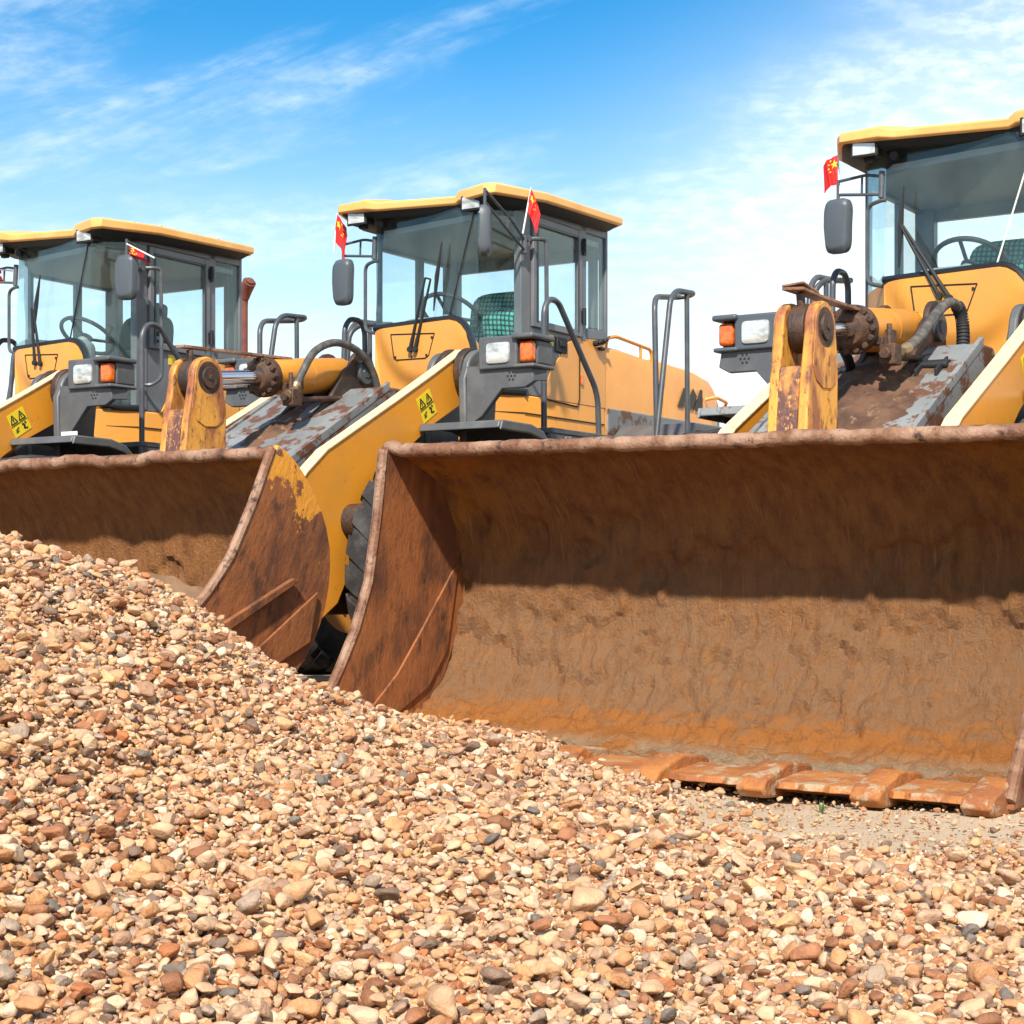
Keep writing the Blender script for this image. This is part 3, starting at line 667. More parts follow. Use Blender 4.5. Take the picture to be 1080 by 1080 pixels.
    cb.xy([(.36,.57),(.66,.40),(fx(.3)-.02,.3),(.50,-.55),(.12,-.85),(-.77,-.85),(-.77,.57)], 1.60, 1.925)
    cabm = cb.build('cab_body', M['yellow'], root, bevel=.012)
    # bulging front panel
    fp = MB(); rows_ = 15; cols_ = 22; V = []
    def topz(y):
        if y < .16: return 2.425
        t = min(1, (y-.16)/.25); return 2.425 - .46*(1-math.sqrt(max(0, 1-t**2.2)))
    def surfx(y, z):
        r_ = math.hypot((y+.08)/.43, (z-2.48)/.46)
        return fx(y) - .045*max(0, (2.42-z)/.5)**1.2 + .045*max(0, min(1, (1.12-r_)/.22))
    for i in range(cols_+1):
        s = i/cols_; y = -.57 + s*.975; zt = topz(y); zb = 1.93
        for j in range(rows_+1):
            z = zb + (zt-zb)*j/rows_
            V.append((surfx(y, z), y, z))
    nF = len(V); V += [(x-.08, y, z) for x, y, z in V]; F = []; c_ = rows_+1
    for i in range(cols_):
        for j in range(rows_):
            a = i*c_+j; F += [(a, a+1, a+c_+1, a+c_), (nF+a, nF+a+c_, nF+a+c_+1, nF+a+1)]
    for i in range(cols_):
        a = i*c_; F += [(a, a+c_, nF+a+c_, nF+a), (a+rows_, nF+a+rows_, nF+a+rows_+c_, a+rows_+c_)]
    for j in range(rows_): F += [(j, nF+j, nF+j+1, j+1), (cols_*c_+j, cols_*c_+j+1, nF+cols_*c_+j+1, nF+cols_*c_+j)]
    fpo = fp.add(V, F).build('front_panel', M['yellow'], root)
    acc = MB(); ap = [(-.375,2.375),(.045,2.345),(-.02,2.20),(-.05,2.185),(-.33,2.195),(-.355,2.21)]
    pl_ = [(surfx(y, z)+.001, y, z) for y, z in ap]
    for a_, b_ in zip(pl_, pl_[1:]+pl_[:1]): acc.tube([Vector(a_).lerp(Vector(b_), t) for t in (0, 1)], .0045, 5)
    for y, z in ((-.34,2.215),(-.18,2.205),(-.04,2.205),(.02,2.32)): acc.cyl((surfx(y,z)-.01,y,z),(surfx(y,z)+.006,y,z),.009,seg=8)
    acc.build('access_plate_seam', M['black'], fpo)
    # right hand corner skin and sides below the glass
    sk = MB(); sk.prism([(.53,-.57,1.925),(.12,-.85,1.925),(.12,-.85,2.44),(.53,-.57,2.42)], (-.03,.04,0)); sk.build('corner_panel', M['yellow'], root)
    side = MB(); side.xz([(-.77,1.92),(.17,1.92),(.12,1.94),(.02,2.10),(-.14,2.26),(-.25,2.36),(-.42,2.42),(-.77,2.42)], .50, .572)
    side.xz([(-.77,1.92),(.12,1.92),(.12,2.42),(-.77,2.42)], -.85, -.80); side.prism([(-.77,-.85,1.92),(-.77,.57,1.92),(-.77,.57,2.42),(-.77,-.85,2.42)], (.04,0,0))
    so = side.build('side_panel', M['yellow'], root, bevel=.004)
    sg = MB(); sg.xz([(.34,1.93),(.17,1.925),(.12,1.945),(.02,2.105),(-.14,2.265),(-.25,2.365),(-.42,2.425),(.34,2.425)], .53, .565); sg.build('door_lower_panel', M['cabgrey'], root, bevel=.004)
    se = MB()
    sp_ = [(.105,1.95),(.06,1.915),(-.36,1.90),(-.385,1.96),(-.385,2.36)]
    for a_, b_ in zip(sp_, sp_[1:]): se.cyl((a_[0],.575,a_[1]),(b_[0],.575,b_[1]),.005,seg=5)
    se.cyl((.36,.574,1.80),(-.75,.574,1.80),.004,seg=5); se.cyl((.365,.572,1.80),(.665,.39,1.80),.004,seg=5)
    se.build('panel_seam', M['black'], so)
    rf = MB(); rf.box((-.402,.572,2.06),(-.43,.583,2.13)); rf.build('reflector', M['orange'], so, bevel=.002)
    kn = MB()
    for x, z in ((-.60,2.38),(-.68,2.40)): kn.cyl((x,.57,z),(x,.61,z),.022,seg=10); kn.cyl((x,.61,z),(x-.02,.63,z+.02),.014,seg=8)
    kn.box((-.65,.572,2.34),(-.72,.60,2.36)); kn.build('latch_knob', M['black'], so, bevel=.003)
    if idx == 1:
        MB().box((.41,-.05,.0),(.44,.0,.0)) if False else None
    # ---- black lower glass trim
    tr = MB(); n_ = 18
    pth = [(fx(y)+.004, y, topz(y)+.004) for y in np.linspace(-.575, .405, 24)] + [(.62,.445,1.94),(.50,.505,1.93),(.362,.575,1.93)]
    for a_, b_ in zip(pth, pth[1:]):
        A, B = Vector(a_), Vector(b_); tr.prism([A+Vector((0,0,-.012)), B+Vector((0,0,-.012)), B+Vector((0,0,.034)), A+Vector((0,0,.034))], (-.05,.0,0))
    tr.tube([(x-.006,y,z+.012) for x,y,z in pth], .022, 8)
    tr.build('window_trim', M['trim'], root)
    # ---- cab frame
    fr = MB()
    fr.prism([(.385,.56,1.93),(.28,.572,1.93),(.28,.572,3.23),(.385,.56,3.23)], (0,-.06,0))          # front door post
    fr.box((-.77,.51,2.42),(-.80,.575,3.24)) ; fr.box((-.41,.52,2.38),(-.485,.574,3.24))               # posts behind the door
    fr.xz([(-.485,2.40),(-.80,2.42),(-.80,2.49),(-.485,2.48)], .52, .574)
    fr.box((.36,.52,3.17),(-.80,.574,3.24))
    fr.box((.14,-.85,1.93),(.11,-.81,3.24)); fr.box((-.72,-.85,2.42),(-.80,-.72,3.24)); fr.box((-.72,.50,2.42),(-.79,.45,3.24))
    fr.box((-.35,-.85,2.42),(-.42,-.81,3.24)); fr.box((.12,-.85,3.08),(-.78,-.80,3.24)); fr.box((.12,-.85,2.38),(-.78,-.80,2.46))
    fr.box((-.74,-.80,3.02),(-.79,.52,3.24)); fr.box((-.74,-.80,2.38),(-.79,.52,2.50))
    fo = fr.build('cab_frame', M['cabgrey'], root, bevel=.006)
    tp = MB(); tp.prism([(.47,-.575,3.20),(.70,.42,3.20),(.37,.57,3.20),(.37,.57,3.26),(.70,.42,3.26),(.47,-.575,3.26)], (-.04,0,0)) if False else None
    hdz = MB()
    for (a_, b_) in (((.50,-.575),(.715,.42)), ((.715,.42),(.375,.575)), ((.50,-.575),(.12,-.85))):
        A, B = Vector((*a_, 3.205)), Vector((*b_, 3.205)); hdz.prism([A, B, B+Vector((0,0,.05)), A+Vector((0,0,.05))], (-.05,0,0))
    for y in (-.50, .30): hdz.xz([(.52+.17*(y+.5),3.21),(.60+.15*(y+.5),3.21),(.60,3.12),(.56,3.12)], y-.03, y+.03) if False else hdz.cyl((fx(y)-.02,y,3.17),(fx(y)+.02,y,3.17),.025)
    hdz.build('header_trim', M['black'], root)
    # ---- glass
    off = .003
    g1 = MB(); A, B, C_, D_ = Vector((.525,-.565,2.44)), Vector((fx(.15),.15,2.44)), Vector((.715,.42,3.22)), Vector((.485,-.575,3.22))
    g1.prism([A,B,C_,D_], (-.006,0,0)).build('windshield', M['glass'], root, smooth=False)
    zs = [(fx(y), y, topz(y)+.03) for y in np.linspace(.155, .40, 10)]
    g2 = MB(); g2.prism([Vector(p) for p in zs] + [Vector((.70,.415,1.96)), Vector((.715,.42,3.22))], (-.006,0,0))
    g2.prism([(.695,.422,1.95),(.385,.562,1.95),(.385,.562,3.21),(.715,.423,3.21)], (-.004,-.004,0)).build('corner_window', M['glass'], root, smooth=False)
    sm = MB(); sm.tube([(fx(.15)+.004,.15,2.44),(.717,.42,3.21)], .0055, 6); sm.build('windshield_seam', M['trim'] if idx != 3 else M['white'], root)
    g3 = MB(); g3.prism([(.51,-.58,2.43),(.13,-.845,2.43),(.13,-.845,3.21),(.48,-.58,3.21)], (-.003,.004,0)).build('corner_window', M['glass'], root, smooth=False)
    MB().xz([(-.485,2.49),(-.785,2.50),(-.785,3.19),(-.485,3.19)], .555, .560).build('quarter_window', M['glass'], root, smooth=False)
    MB().xz([(.10,2.45),(-.72,2.45),(-.72,3.09),(.10,3.09)], -.835, -.830).build('side_window', M['glass'], root, smooth=False)
    MB().prism([(-.765,-.72,2.5),(-.765,.46,2.5),(-.765,.46,3.03),(-.765,-.72,3.03)], (.005,0,0)).build('rear_window', M['glass'], root, smooth=False)
    # door
    dr = MB(); zt, zb = 3.165, 2.40; w_ = .052
    dr.box((.268,.555,zb),(.268-w_,.590,zt)); dr.box((-.348,.555,zb),(-.405,.590,zt)); dr.box((.268-w_,.555,zt),( -.348,.590,zt-w_)); dr.box((.268-w_,.555,zb),(-.348,.590,zb+.05))
    do = dr.build('door', M['cabgrey'], root, bevel=.006)
    MB().xz([(.216,2.45),(-.348,2.45),(-.348,3.113),(.216,3.113)], .570, .575).build('pane', M['glass'], do, smooth=False)
    dk = MB(); dk.xz([(.225,2.44),(.205,2.44),(.205,3.12),(.225,3.12)], .59, .594); dk.box((-.337,.59,2.44),(-.353,.594,3.12)); dk.box((.22,.59,3.105),(-.35,.594,3.12)); dk.build('door_gasket', M['trim'], do)
    for z in (3.05, 2.55):
        hg = MB(); hg.cyl((-.41,.60,z-.06),(-.41,.60,z+.06),.015,seg=8); hg.box((-.38,.590,z-.04),(-.44,.597,z+.04)); hg.build('hinge', M['black'], do)
    hn = MB(); hn.box((-.06,.566,2.26),(-.20,.585,2.37)); hn.box((-.09,.585,2.30),(-.17,.598,2.34)); hn.build('handle', M['black'], do, bevel=.006)
    MB().box((.045,.5655,2.30),(-.035,.568,2.375)).build('warning_sticker', M['sticker'], do, smooth=False)
    MB().box((-.105,.5655,2.13),(-.15,.568,2.25)).build('notice_sticker', M['white'], do, smooth=False)
    # ---- interior
    it = MB(); it.xy([(.36,.53),(.62,.36),(.46,-.54),(.12,-.80),(-.74,-.80),(-.74,.53)], 3.10, 3.14); it.build('headliner', M['interior'], root); it = MB(); it.xy([(.36,.50),(.60,.33),(.46,-.50),(.12,-.78),(-.74,-.78),(-.74,.50)], 1.93, 1.96)
    it.build('cab_floor', M['interior'], root)
    sb = MB(); 
    def cush(mb, c, sz, rot=0):
        """rounded cushion"""
        bm = bmesh.new(); bmesh.ops.create_uvsphere(bm, u_segments=20, v_segments=14, radius=1)
        for v in bm.verts:
            q = Vector([math.copysign(abs(k)**.45, k) for k in v.co])
            q = Vector((q.x*sz[0], q.y*sz[1], q.z*sz[2])); q.rotate(Matrix.Rotation(rot, 3, 'Y')); v.co = q + Vector(c)
        bm.verts.index_update(); mb.add([v.co for v in bm.verts], [[v.index for v in f.verts] for f in bm.faces]); bm.free()
    cush(sb, (-.22,-.13,2.24), (.26,.25,.08)); sb.box((-.40,-.32,1.96),(-.05,.06,2.18))
    seat = sb.build('seat', M['seat'], root)
    bk = MB(); cush(bk, (-.44,-.13,2.52), (.075,.26,.27), -.12)
    if idx == 1: cush(bk, (-.50,-.13,2.80), (.05,.16,.09), -.12)
    bk.build('backrest', M['seat'] if idx == 1 else M['check'], seat)
    if idx != 1:
        rl = MB(); cush(rl, (.02,.22,2.44), (.13,.16,.15), .2); rl.build('rolled_blanket', M['check'], seat)
    arm_ = MB(); arm_.tube(fillet([(-.35,.17,2.3),(-.35,.17,2.48),(-.1,.17,2.47),(-.05,.17,2.38)], .05), .02, 8); arm_.build('armrest', M['black'], seat)
    ds = MB(); cush(ds, (.33,-.22,2.37), (.14,.22,.14)); ds.xy([(.50,-.50),(.55,.05),(.35,.02),(.3,-.45)], 1.96, 2.40); ds.tube([(.42,-.18,2.2),(.18,-.18,2.52)], .05, 12); dso = ds.build('dashboard', M['dash'], root)
    sw = MB(); c = Vector((.15,-.18,2.56)); nn = Vector((-.55,0,.83)).normalized(); u_ = Vector((0,1,0)); v_ = nn.cross(u_)
    sw.tube([c + u_*.215*math.cos(a) + v_*.215*math.sin(a) for a in np.linspace(0, 2*math.pi, 37)], .016, 8)
    for a in (.5, 2.6, 4.71): sw.tube([c-nn*.03, c + u_*.21*math.cos(a) + v_*.21*math.sin(a)], .013, 6)
    sw.tube([c-nn*.06, c-nn*.01], .05, 12); sw.cyl(c + u_*.21 , c + u_*.21 + nn*.07, .024)
    sw.build('steering_wheel', M['black'], root)
    lv = MB()
    for y in (-.50,-.58): lv.tube([(-.05,y,2.0),(-.02,y,2.5)], .012, 6); lv.cyl((-.02,y,2.5),(-.018,y,2.56),.025)
    lv.box((-.30,-.64,1.97),(.10,-.46,2.28)); lv.build('control_levers', M['dash'], root)
    # ---- roof
    plan = [(.60,-.84),(.66,-.80),(.69,-.55),(.675,-.46),(.705,.235),(.74,.285),(.84,.55),(.815,.63),(.30,.72),(-.80,.70),(-.86,.62),(-.86,-.90),(-.80,-.98),(.26,-.98)]
    zup =  [3.318,3.322,3.325,3.300,3.258,3.282,3.285,3.285,3.300,3.318,3.318,3.32,3.32,3.32]
    zlo =  [3.262,3.262,3.258,3.245,3.205,3.215,3.212,3.215,3.238,3.264,3.264,3.262,3.262,3.262]
    ins = lambda p, k: (( p[0]+.1)*k-.1, (p[1]+.12)*k-.12)
    rings = [[(*ins(p, .985), z-.006) for p, z in zip(plan, zlo)], [(*p, z+.004) for p, z in zip(plan, zlo)], [(*p, z-.012) for p, z in zip(plan, zup)], [(*ins(p, .985), z) for p, z in zip(plan, zup)], [(*ins(p, .80), z+.018) for p, z in zip(plan, zup)], [(*ins(p, .3), 3.345) for p in plan]]
    ro = MB().loft(rings).build('roof', M['roof'], root, bevel=.004)
    MB().loft([[(*ins(p, .91), z-.045) for p, z in zip(plan, zlo)], [(*ins(p, .97), z-.007) for p, z in zip(plan, zlo)]]).build('roof_liner', M['black'], ro)
    for x, y in ((.0,.45),(-.62,.48),(-.0,-.75)):
        MB().tube([(x+.028*math.cos(a), y, 3.350+.028*math.sin(a)) for a in np.linspace(0, 2*math.pi, 17)], .006, 6).build('lifting_eye', M['edge_yellow'], ro)
    for (x, y, dz_) in ((.62,-.655,0.),(.745,.40,-.035)):
        w = MB(); w.box((x-.10,y-.075,3.175+dz_),(x+.0,y+.075,3.262+dz_)); w.xz([(x+.0,3.165+dz_),(x+.015,3.165+dz_),(x+.015,3.270+dz_),(x+.0,3.270+dz_)], y-.085, y+.085)
        w.box((x-.09,y-.03,3.15+dz_),(x-.05,y+.03,3.175+dz_))
        wo = w.build('work_light', M['black'], root, bevel=.006)
        MB().box((x+.0155,y-.070,3.178+dz_),(x+.021,y+.070,3.258+dz_)).build('lens', M['lens'], wo, bevel=.004)
    # ---- mirrors
    def mirror(c, arm0, arm1, yaw):
        m_ = MB(); c = Vector(c); R_ = Matrix.Rotation(yaw, 3, 'Z')
        rg = []
        for dx_, k in ((-.03,.90),(-.022,1.0),(.015,1.0),(.035,.88),(.042,.6)):
            o_ = []
            for i in range(24):
                a = 2*math.pi*i/24; y = math.copysign(abs(math.cos(a))**.45, math.cos(a))*.085*k; z = math.copysign(abs(math.sin(a))**.45, math.sin(a))*.165*(k if k > .8 else .8)
                o_.append(c + R_ @ Vector((dx_, y*(1+.08*(z>0)), z)))
            rg.append(o_)
        mo = m_.loft(rg).build('mirror', M['mirror'], root)
        fc = MB(); o_ = [c + R_ @ Vector((-.0305, math.copysign(abs(math.cos(a))**.45, math.cos(a))*.07, math.copysign(abs(math.sin(a))**.45, math.sin(a))*.145)) for a in (2*math.pi*i/24 for i in range(24))]
        fc.prism(o_, R_ @ Vector((-.002,0,0))).build('mirror_glass', M['mirror_face'], mo)
        br = MB(); a0, a1 = Vector(arm0), Vector(arm1); top = c+Vector((0,0,.27)); mid = c+Vector((0,0,.19))
        d0 = a0 + (top-a0)*.35 + Vector((0,0,.02))
        br.tube([c+Vector((0,0,.14)), top+Vector((0,0,.01))], .011, 8); br.tube(fillet([a0, d0, top], .03), .0095, 8); br.tube([a1, mid], .0095, 8)
        br.tube([a0+(top-a0)*.45+Vector((0,0,.012)), a1+(mid-a1)*.45], .008, 6); br.cyl(a1+Vector((0,0,-.02)), a0+Vector((0,0,.03)), .018)
        br.build('mirror_bracket', M['tube'], mo)
    mirror((.50,-.875,2.80), (.49,-.60,3.07), (.50,-.60,2.96), -.15)
    if idx == 1: mirror((.60,.67,2.875), (.40,.60,3.10), (.40,.60,3.0), .1)
    elif idx == 2: mirror((.98,.655,2.93), (.40,.60,2.97), (.40,.60,2.90), 2.05)
    else: mirror((.70,.80,2.875), (.40,.60,3.10), (.40,.60,3.0), .1)
    # ---- grab rails
    gr = MB(); gr.tube(fillet([(.50,-.57,2.925),(.50,-.60,2.925),(.47,-.70,2.91),(.47,-.70,2.44),(.50,-.58,2.41)], .05), .013, 8); gr.build('grab_rail', M['tube'], root)
    gr = MB(); gr.tube(fillet([(.36,.58,2.985),(.30,.66,2.99),(.25,.68,2.985),(.24,.68,2.17),(.33,.66,2.11),(.36,.58,2.12)], .05), .015, 8); gr.cyl((.36,.56,2.985),(.37,.62,2.985),.022); gr.build('grab_rail', M['tube'], root)
    for s in (-1, 1):
        y = s*.97; q = [(.757,y,1.60),(.757,y,2.42),(.70,y,2.50),(.58,y,2.50),(.05,y,1.94),(.03,y,1.60)]
        if s < 0: q = [(.40,y,1.60),(.36,y,2.50),(.30,y,2.57),(.17,y,2.57),(.12,y,2.50),(.10,y,1.60)]
        if idx == 1 and s > 0: q = [(.757,y,1.62),(.757,y,2.42),(.70,y,2.50),(.58,y,2.50),(.05,y,1.94),(.03,y,1.60)]
        r_ = MB(); r_.tube(fillet(q, .10, 7), .020, 10)
        ro_ = r_.build('hand_rail', M['tube'], root)
        for px_ in (q[0][0], q[-1][0]):
            ft = MB(); ft.box((px_-.06,y-.03,1.636),(px_+.06,y+.05,1.645)); ft.cyl((px_-.04,y+s*.02,1.57),(px_-.04,y+s*.185,1.57),.02,seg=8); ft.cyl((px_,y,1.57),(px_,y+s*.18,1.57),.017,seg=8)
            ft.build('foot_clamp', M['grey'], ro_, bevel=.003)
        yo = s*1.38
        a_ = MB(); a_.tube(fillet([(-.03,yo,1.60),(-.24,yo,2.59),(-.33,yo,2.66),(-.60,yo,2.675),(-.64,yo-s*.06,2.67),(-.60,yo-s*.14,2.66),(-.22,yo-s*.1,2.61),(-.14,yo-s*.07,2.54),(-.08,yo-s*.02,1.60)], .06, 5), .020, 10)
        a_.tube([(-.49,yo,2.66),(-.50,yo,1.62)], .018, 10); a_.box((-.60,yo-s*.35,1.55),(.06,yo+s*.02,1.60))
        a_.build('ladder_rail', M['tube'], root)
    # ---- boom pivot towers, boom arms, headlights
    for s in (-1, 1):
        y0 = s*.64
        tw = MB(); pf = [(1.34,1.30),(1.36,1.93)] + [(1.16+.17*math.cos(a), 1.97+.16*math.sin(a)) for a in np.linspace(.1, math.pi-.1, 12)] + [(.98,1.93),(1.05,1.30)]
        tw.xz(pf, s*.70, s*.755); tw.xz(pf, s*.43, s*.48)
        two = tw.build('boom_tower', M['grey'], root, bevel=.012)
        pn = MB(); pn.cyl((1.15,s*.40,1.985),(1.15,s*.775,1.985),.082,seg=24); pn.cyl((1.15,s*.755,1.985),(1.15,s*.79,1.985),.055,seg=20); pn.cyl((1.15,s*.76,1.985),(1.15,s*.80,1.985),.025,seg=12)
        pn.build('pivot_pin', M['grey'] if idx == 1 else M['grease'], two, bevel=.006)
        co = MB(); co.cyl((1.15,s*.49,1.985),(1.15,s*.535,1.985),.165,seg=28); co.cyl((1.15,s*.625,1.985),(1.15,s*.69,1.985),.165,seg=28); co.build('bearing_collar', M['grease'], two, bevel=.012)
        arm = [(1.15,2.135),(1.05,2.11),(.99,2.03),(.99,1.93),(1.06,1.86),(1.20,1.78),(1.50,1.635),(1.72,1.50),(1.95,1.32),(2.12,1.16),(2.24,.96),(2.34,.74),(2.48,.52),(2.75,.36),(3.10,.32),(3.30,.36),(3.38,.48),(3.34,.62),(3.18,.76),(3.05,.92),(2.90,1.13),(2.76,1.27),(2.58,1.405),(2.30,1.545),(1.90,1.745),(1.50,1.95)]
        AR = MB(); AR.xz(arm, s*.545, s*.615); ao = AR.build('boom_arm', M['arm_yellow'], root, bevel=.006)
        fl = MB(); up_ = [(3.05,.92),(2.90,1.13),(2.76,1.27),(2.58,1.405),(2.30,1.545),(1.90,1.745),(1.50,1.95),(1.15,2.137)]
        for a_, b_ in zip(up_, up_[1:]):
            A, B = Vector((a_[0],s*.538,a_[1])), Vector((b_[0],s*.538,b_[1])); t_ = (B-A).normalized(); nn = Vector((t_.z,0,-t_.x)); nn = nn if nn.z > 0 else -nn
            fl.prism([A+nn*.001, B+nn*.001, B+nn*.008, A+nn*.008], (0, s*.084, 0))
        fl.build('top_edge', M['edge_yellow'], ao)  # sunlit upper edge of the boom, painted in as a pale strip
        hazard_sticker(ao, (1.585, s*.616, 1.742), (-.86,0,.50), (.52,0,.86), (0,s,0), .165, .165)
        if s < 0: pass
        # lift cylinder
        lc = MB(); lc.cyl((1.2,s*.66,.72),(1.95,s*.66,.90),.075); lc.cyl((1.95,s*.66,.90),(2.33,s*.66,.99),.04); lc.cyl((2.35,s*.53,1.0),(2.35,s*.76,1.0),.105); lc.cyl((2.35,s*.76,1.0),(2.35,s*.79,1.0),.06); lc.tube(spline([(2.30,s*.74,1.05),(2.2,s*.80,.85),(2.1,s*.80,.62),(1.9,s*.70,.5)]), .025, 8); lc.tube(spline([(2.36,s*.72,.95),(2.34,s*.82,.8),(2.2,s*.82,.55),(1.95,s*.70,.4)]), .02, 8); lc.build('lift_cylinder', M['grease'], root)
        # headlight
        y = lambda v: s*v
        br = MB(); br.yz([(y(.755),2.02),(y(1.24),1.985),(y(1.255),1.90),(y(1.19),1.865),(y(1.02),1.865),(y(.87),1.70),(y(.80),1.66),(y(.755),1.66)], 1.30, 1.345)
        br.prism([(1.345,y(.755),2.02),(1.345,y(1.24),1.985),(1.20,y(1.26),1.985),(1.12,y(.755),2.02)], (0,0,-.012)); br.prism([(1.345,y(1.24),1.985),(1.345,y(1.255),1.90),(1.20,y(1.27),1.91),(1.20,y(1.26),1.985)], (0,-s*.012,0))
        bo_ = br.build('headlight_bracket', M['grey'], root, bevel=.006, loc=(0,0,-.015))
        hl = MB()
        for k in range(7):
            a = k*math.pi/3; q = (0,0) if k == 6 else (.026*math.cos(a), .026*math.sin(a)); hl.cyl((1.3445,y(1.09)+q[0],1.94+q[1]),(1.347,y(1.09)+q[0],1.94+q[1]),.0075,seg=10)
        hl.build('vent_holes', M['ink'], bo_)
        nm = MB(); Y0_, Y1_ = .86, 1.275
        nm.box((1.12,y(Y0_),1.990),(1.372,y(1.145),2.196)); nm.box((1.12,y(1.12),2.166),(1.40,y(Y1_),2.200)); nm.box((1.12,y(1.12),1.988),(1.385,y(Y1_),2.014)); nm.box((1.12,y(.918),2.015),(1.30,y(1.255),2.165));
        ho = nm.build('headlight_housing', M['mirror'] if idx == 3 else M['grey'], root, bevel=.02, seg=3, loc=(0,0,-.02))
        le = MB(); rg = []
        for x_, k in ((1.30,1),(1.368,1),(1.382,.94),(1.388,.7)):
            rg.append([(x_, y(1.009)+.088*k*math.copysign(abs(math.cos(a))**.3, math.cos(a)), 2.09+.068*k*math.copysign(abs(math.sin(a))**.3, math.sin(a))) for a in (2*math.pi*i/28 for i in range(28))])
        le.loft(rg).build('headlight', M['lens'], ho)
        MB().box((1.301,y(1.155),2.025),(1.365,y(1.25),2.155)).build('indicator', M['orange'], ho, bevel=.02, seg=3)
        if idx == 1 and s > 0: MB().box((1.345,.775,1.625),(1.348,.93,1.70)).build('plate', M['white'], bo_)
    # ---- front frame: sloping plate, cylinder tower
    ff = MB(); ff.xz([(1.30,1.60),(1.55,1.86),(1.75,1.86),(2.78,1.30),(2.78,.6),(1.3,.6)], -.43, .43)
    fo_ = ff.build('front_frame', M['frame_grey'], root, bevel=.015)
    for s in (-1, 1): MB().xz([(1.72,1.895),(2.78,1.318),(2.78,1.26),(1.72,1.84)], s*.405, s*.433).build('frame_rib', M['frame_grey'], fo_, bevel=.003)
    for s in (-1, 1):
        tw = MB(); pf = [(2.25,1.56),(1.95,1.80),(1.80,1.98)] + [(1.62+.13*math.cos(a), 1.985+.13*math.sin(a)) for a in np.linspace(.2, math.pi, 10)] + [(1.47,1.9),(1.35,1.6)]
        tw.xz(pf, s*.115, s*.15); t_ = tw.build('cylinder_tower', M['grease'], root, bevel=.008)
        MB().cyl((1.62,s*.15,1.975),(1.62,s*.18,1.975),.075,seg=20).cyl((1.62,s*.17,1.975),(1.62,s*.185,1.975),.04,seg=6).build('pivot_pin', M['tube'], t_, bevel=.004)
    if True:
        md = MB(); n1_, n2_ = 46, 46
        G = []
        for i in range(n1_+1):
            for j in range(n2_+1):
                x = 1.80 + .92*i/n1_; y = -.34+.68*j/n2_
                zb = 1.86-(x-1.75)*.5437
                r_ = math.hypot((x-2.3)/.52, (y+.03)/.24)
                nz = mn.noise(Vector((x*5, y*5, 2))) ; nz2 = mn.noise(Vector((x*16, y*16, 5)))
                h_ = .055*((1.25 if idx == 3 else .45) - r_ + (.55 if idx == 3 else .9)*nz) + .016*nz2
                G.append((x, y, zb + max(-.03, h_)))
        c_ = n2_+1; md.add(G, [(i*c_+j, i*c_+j+1, (i+1)*c_+j+1, (i+1)*c_+j) for i in range(n1_) for j in range(n2_)])
        md.build('caked_mud', M['mud'], fo_)
        for yy in ((-.16, .27) if idx == 3 else ()):
            cp = MB(); cp.xz([(1.95,1.78),(2.12,1.70),(2.10,1.62),(1.95,1.66)], yy-.06, yy-.045); cp.xz([(1.95,1.78),(2.12,1.70),(2.10,1.62),(1.95,1.66)], yy+.045, yy+.06); cp.cyl((2.02,yy-.08,1.73),(2.02,yy+.08,1.73),.02,seg=8)
            cp.box((1.90,yy-.07,1.735),(2.0,yy+.07,1.76)); cp.build('hose_clamp', M['black'], fo_, bevel=.004)
    # ---- tilt cylinder
    c0 = Vector((1.62,.0,1.97)); c1 = Vector((3.07,.05,1.805)); d = (c1-c0).normalized(); P_ = lambda t: c0 + d*t
    ty = MB(); ty.tube([P_(.02), P_(.06), P_(.81)], .110, 32, rs=[.09,.110,.110]); ty.cyl(P_(-.02)+Vector((0,-.12,0)), P_(-.02)+Vector((0,.12,0)), .09); ty.tube([P_(.44),P_(.447)], .1115, 32)
    tc_ = ty.build('tilt_cylinder', M['arm_yellow'], root)
    gl = MB(); gl.tube([P_(.805),P_(.86)], .122, 32); gl.tube([P_(.86),P_(.91)], .095, 28, rs=[.11,.075]); nb = 14
    a1_ = Vector((0,1,0)); a2_ = d.cross(a1_)
    for k in range(nb):
        a = 2*math.pi*k/nb; q = a1_*math.cos(a)*.113+a2_*math.sin(a)*.104; gl.tube([P_(.85)+q, P_(.883)+q], .0155, 8)
    gl.build('gland', M['rust_steel'], tc_, bevel=.003)
    MB().tube([P_(.89), P_(1.40)], .044, 24).build('rod', M['chrome'], tc_)
    # port block, pipe and hoses
    pb = MB(); pb.box(P_(.66)+Vector((-.03,.10,-.09)), P_(.66)+Vector((.03,.15,-.01))); pb.box((2.33,.15,1.70),(2.42,.23,1.80)); pb.cyl((2.39,.19,1.72),(2.39,.19,1.90),.014,seg=8); pb.tube([(2.38,.16,1.74),(1.75,.16,1.80)], .018, 8); pb.box((2.36,.06,1.80),(2.40,.16,1.84))
    pb.cyl((2.46,.19,1.75),(2.30,.19,1.76),.03,seg=6)
    pb.build('port_fitting', M['rust_steel'], tc_, bevel=.004)
    if idx == 3: hp = [(2.42,.19,1.735),(2.30,.21,1.76),(2.07,.23,1.875),(1.85,.23,2.01),(1.70,.24,2.085),(1.58,.25,2.075),(1.54,.26,1.99),(1.58,.27,1.84),(1.72,.27,1.78)]
    else: hp = [(2.44,.19,1.745),(2.37,.20,1.80),(2.30,.20,1.90),(2.17,.20,2.05),(1.96,.20,2.125),(1.73,.20,2.09),(1.58,.20,1.97),(1.50,.20,1.78)]
    SP = spline(hp, 8)
    MB().tube(SP, .024 if idx != 3 else .027, 12).build('hose', M['hose'], tc_)
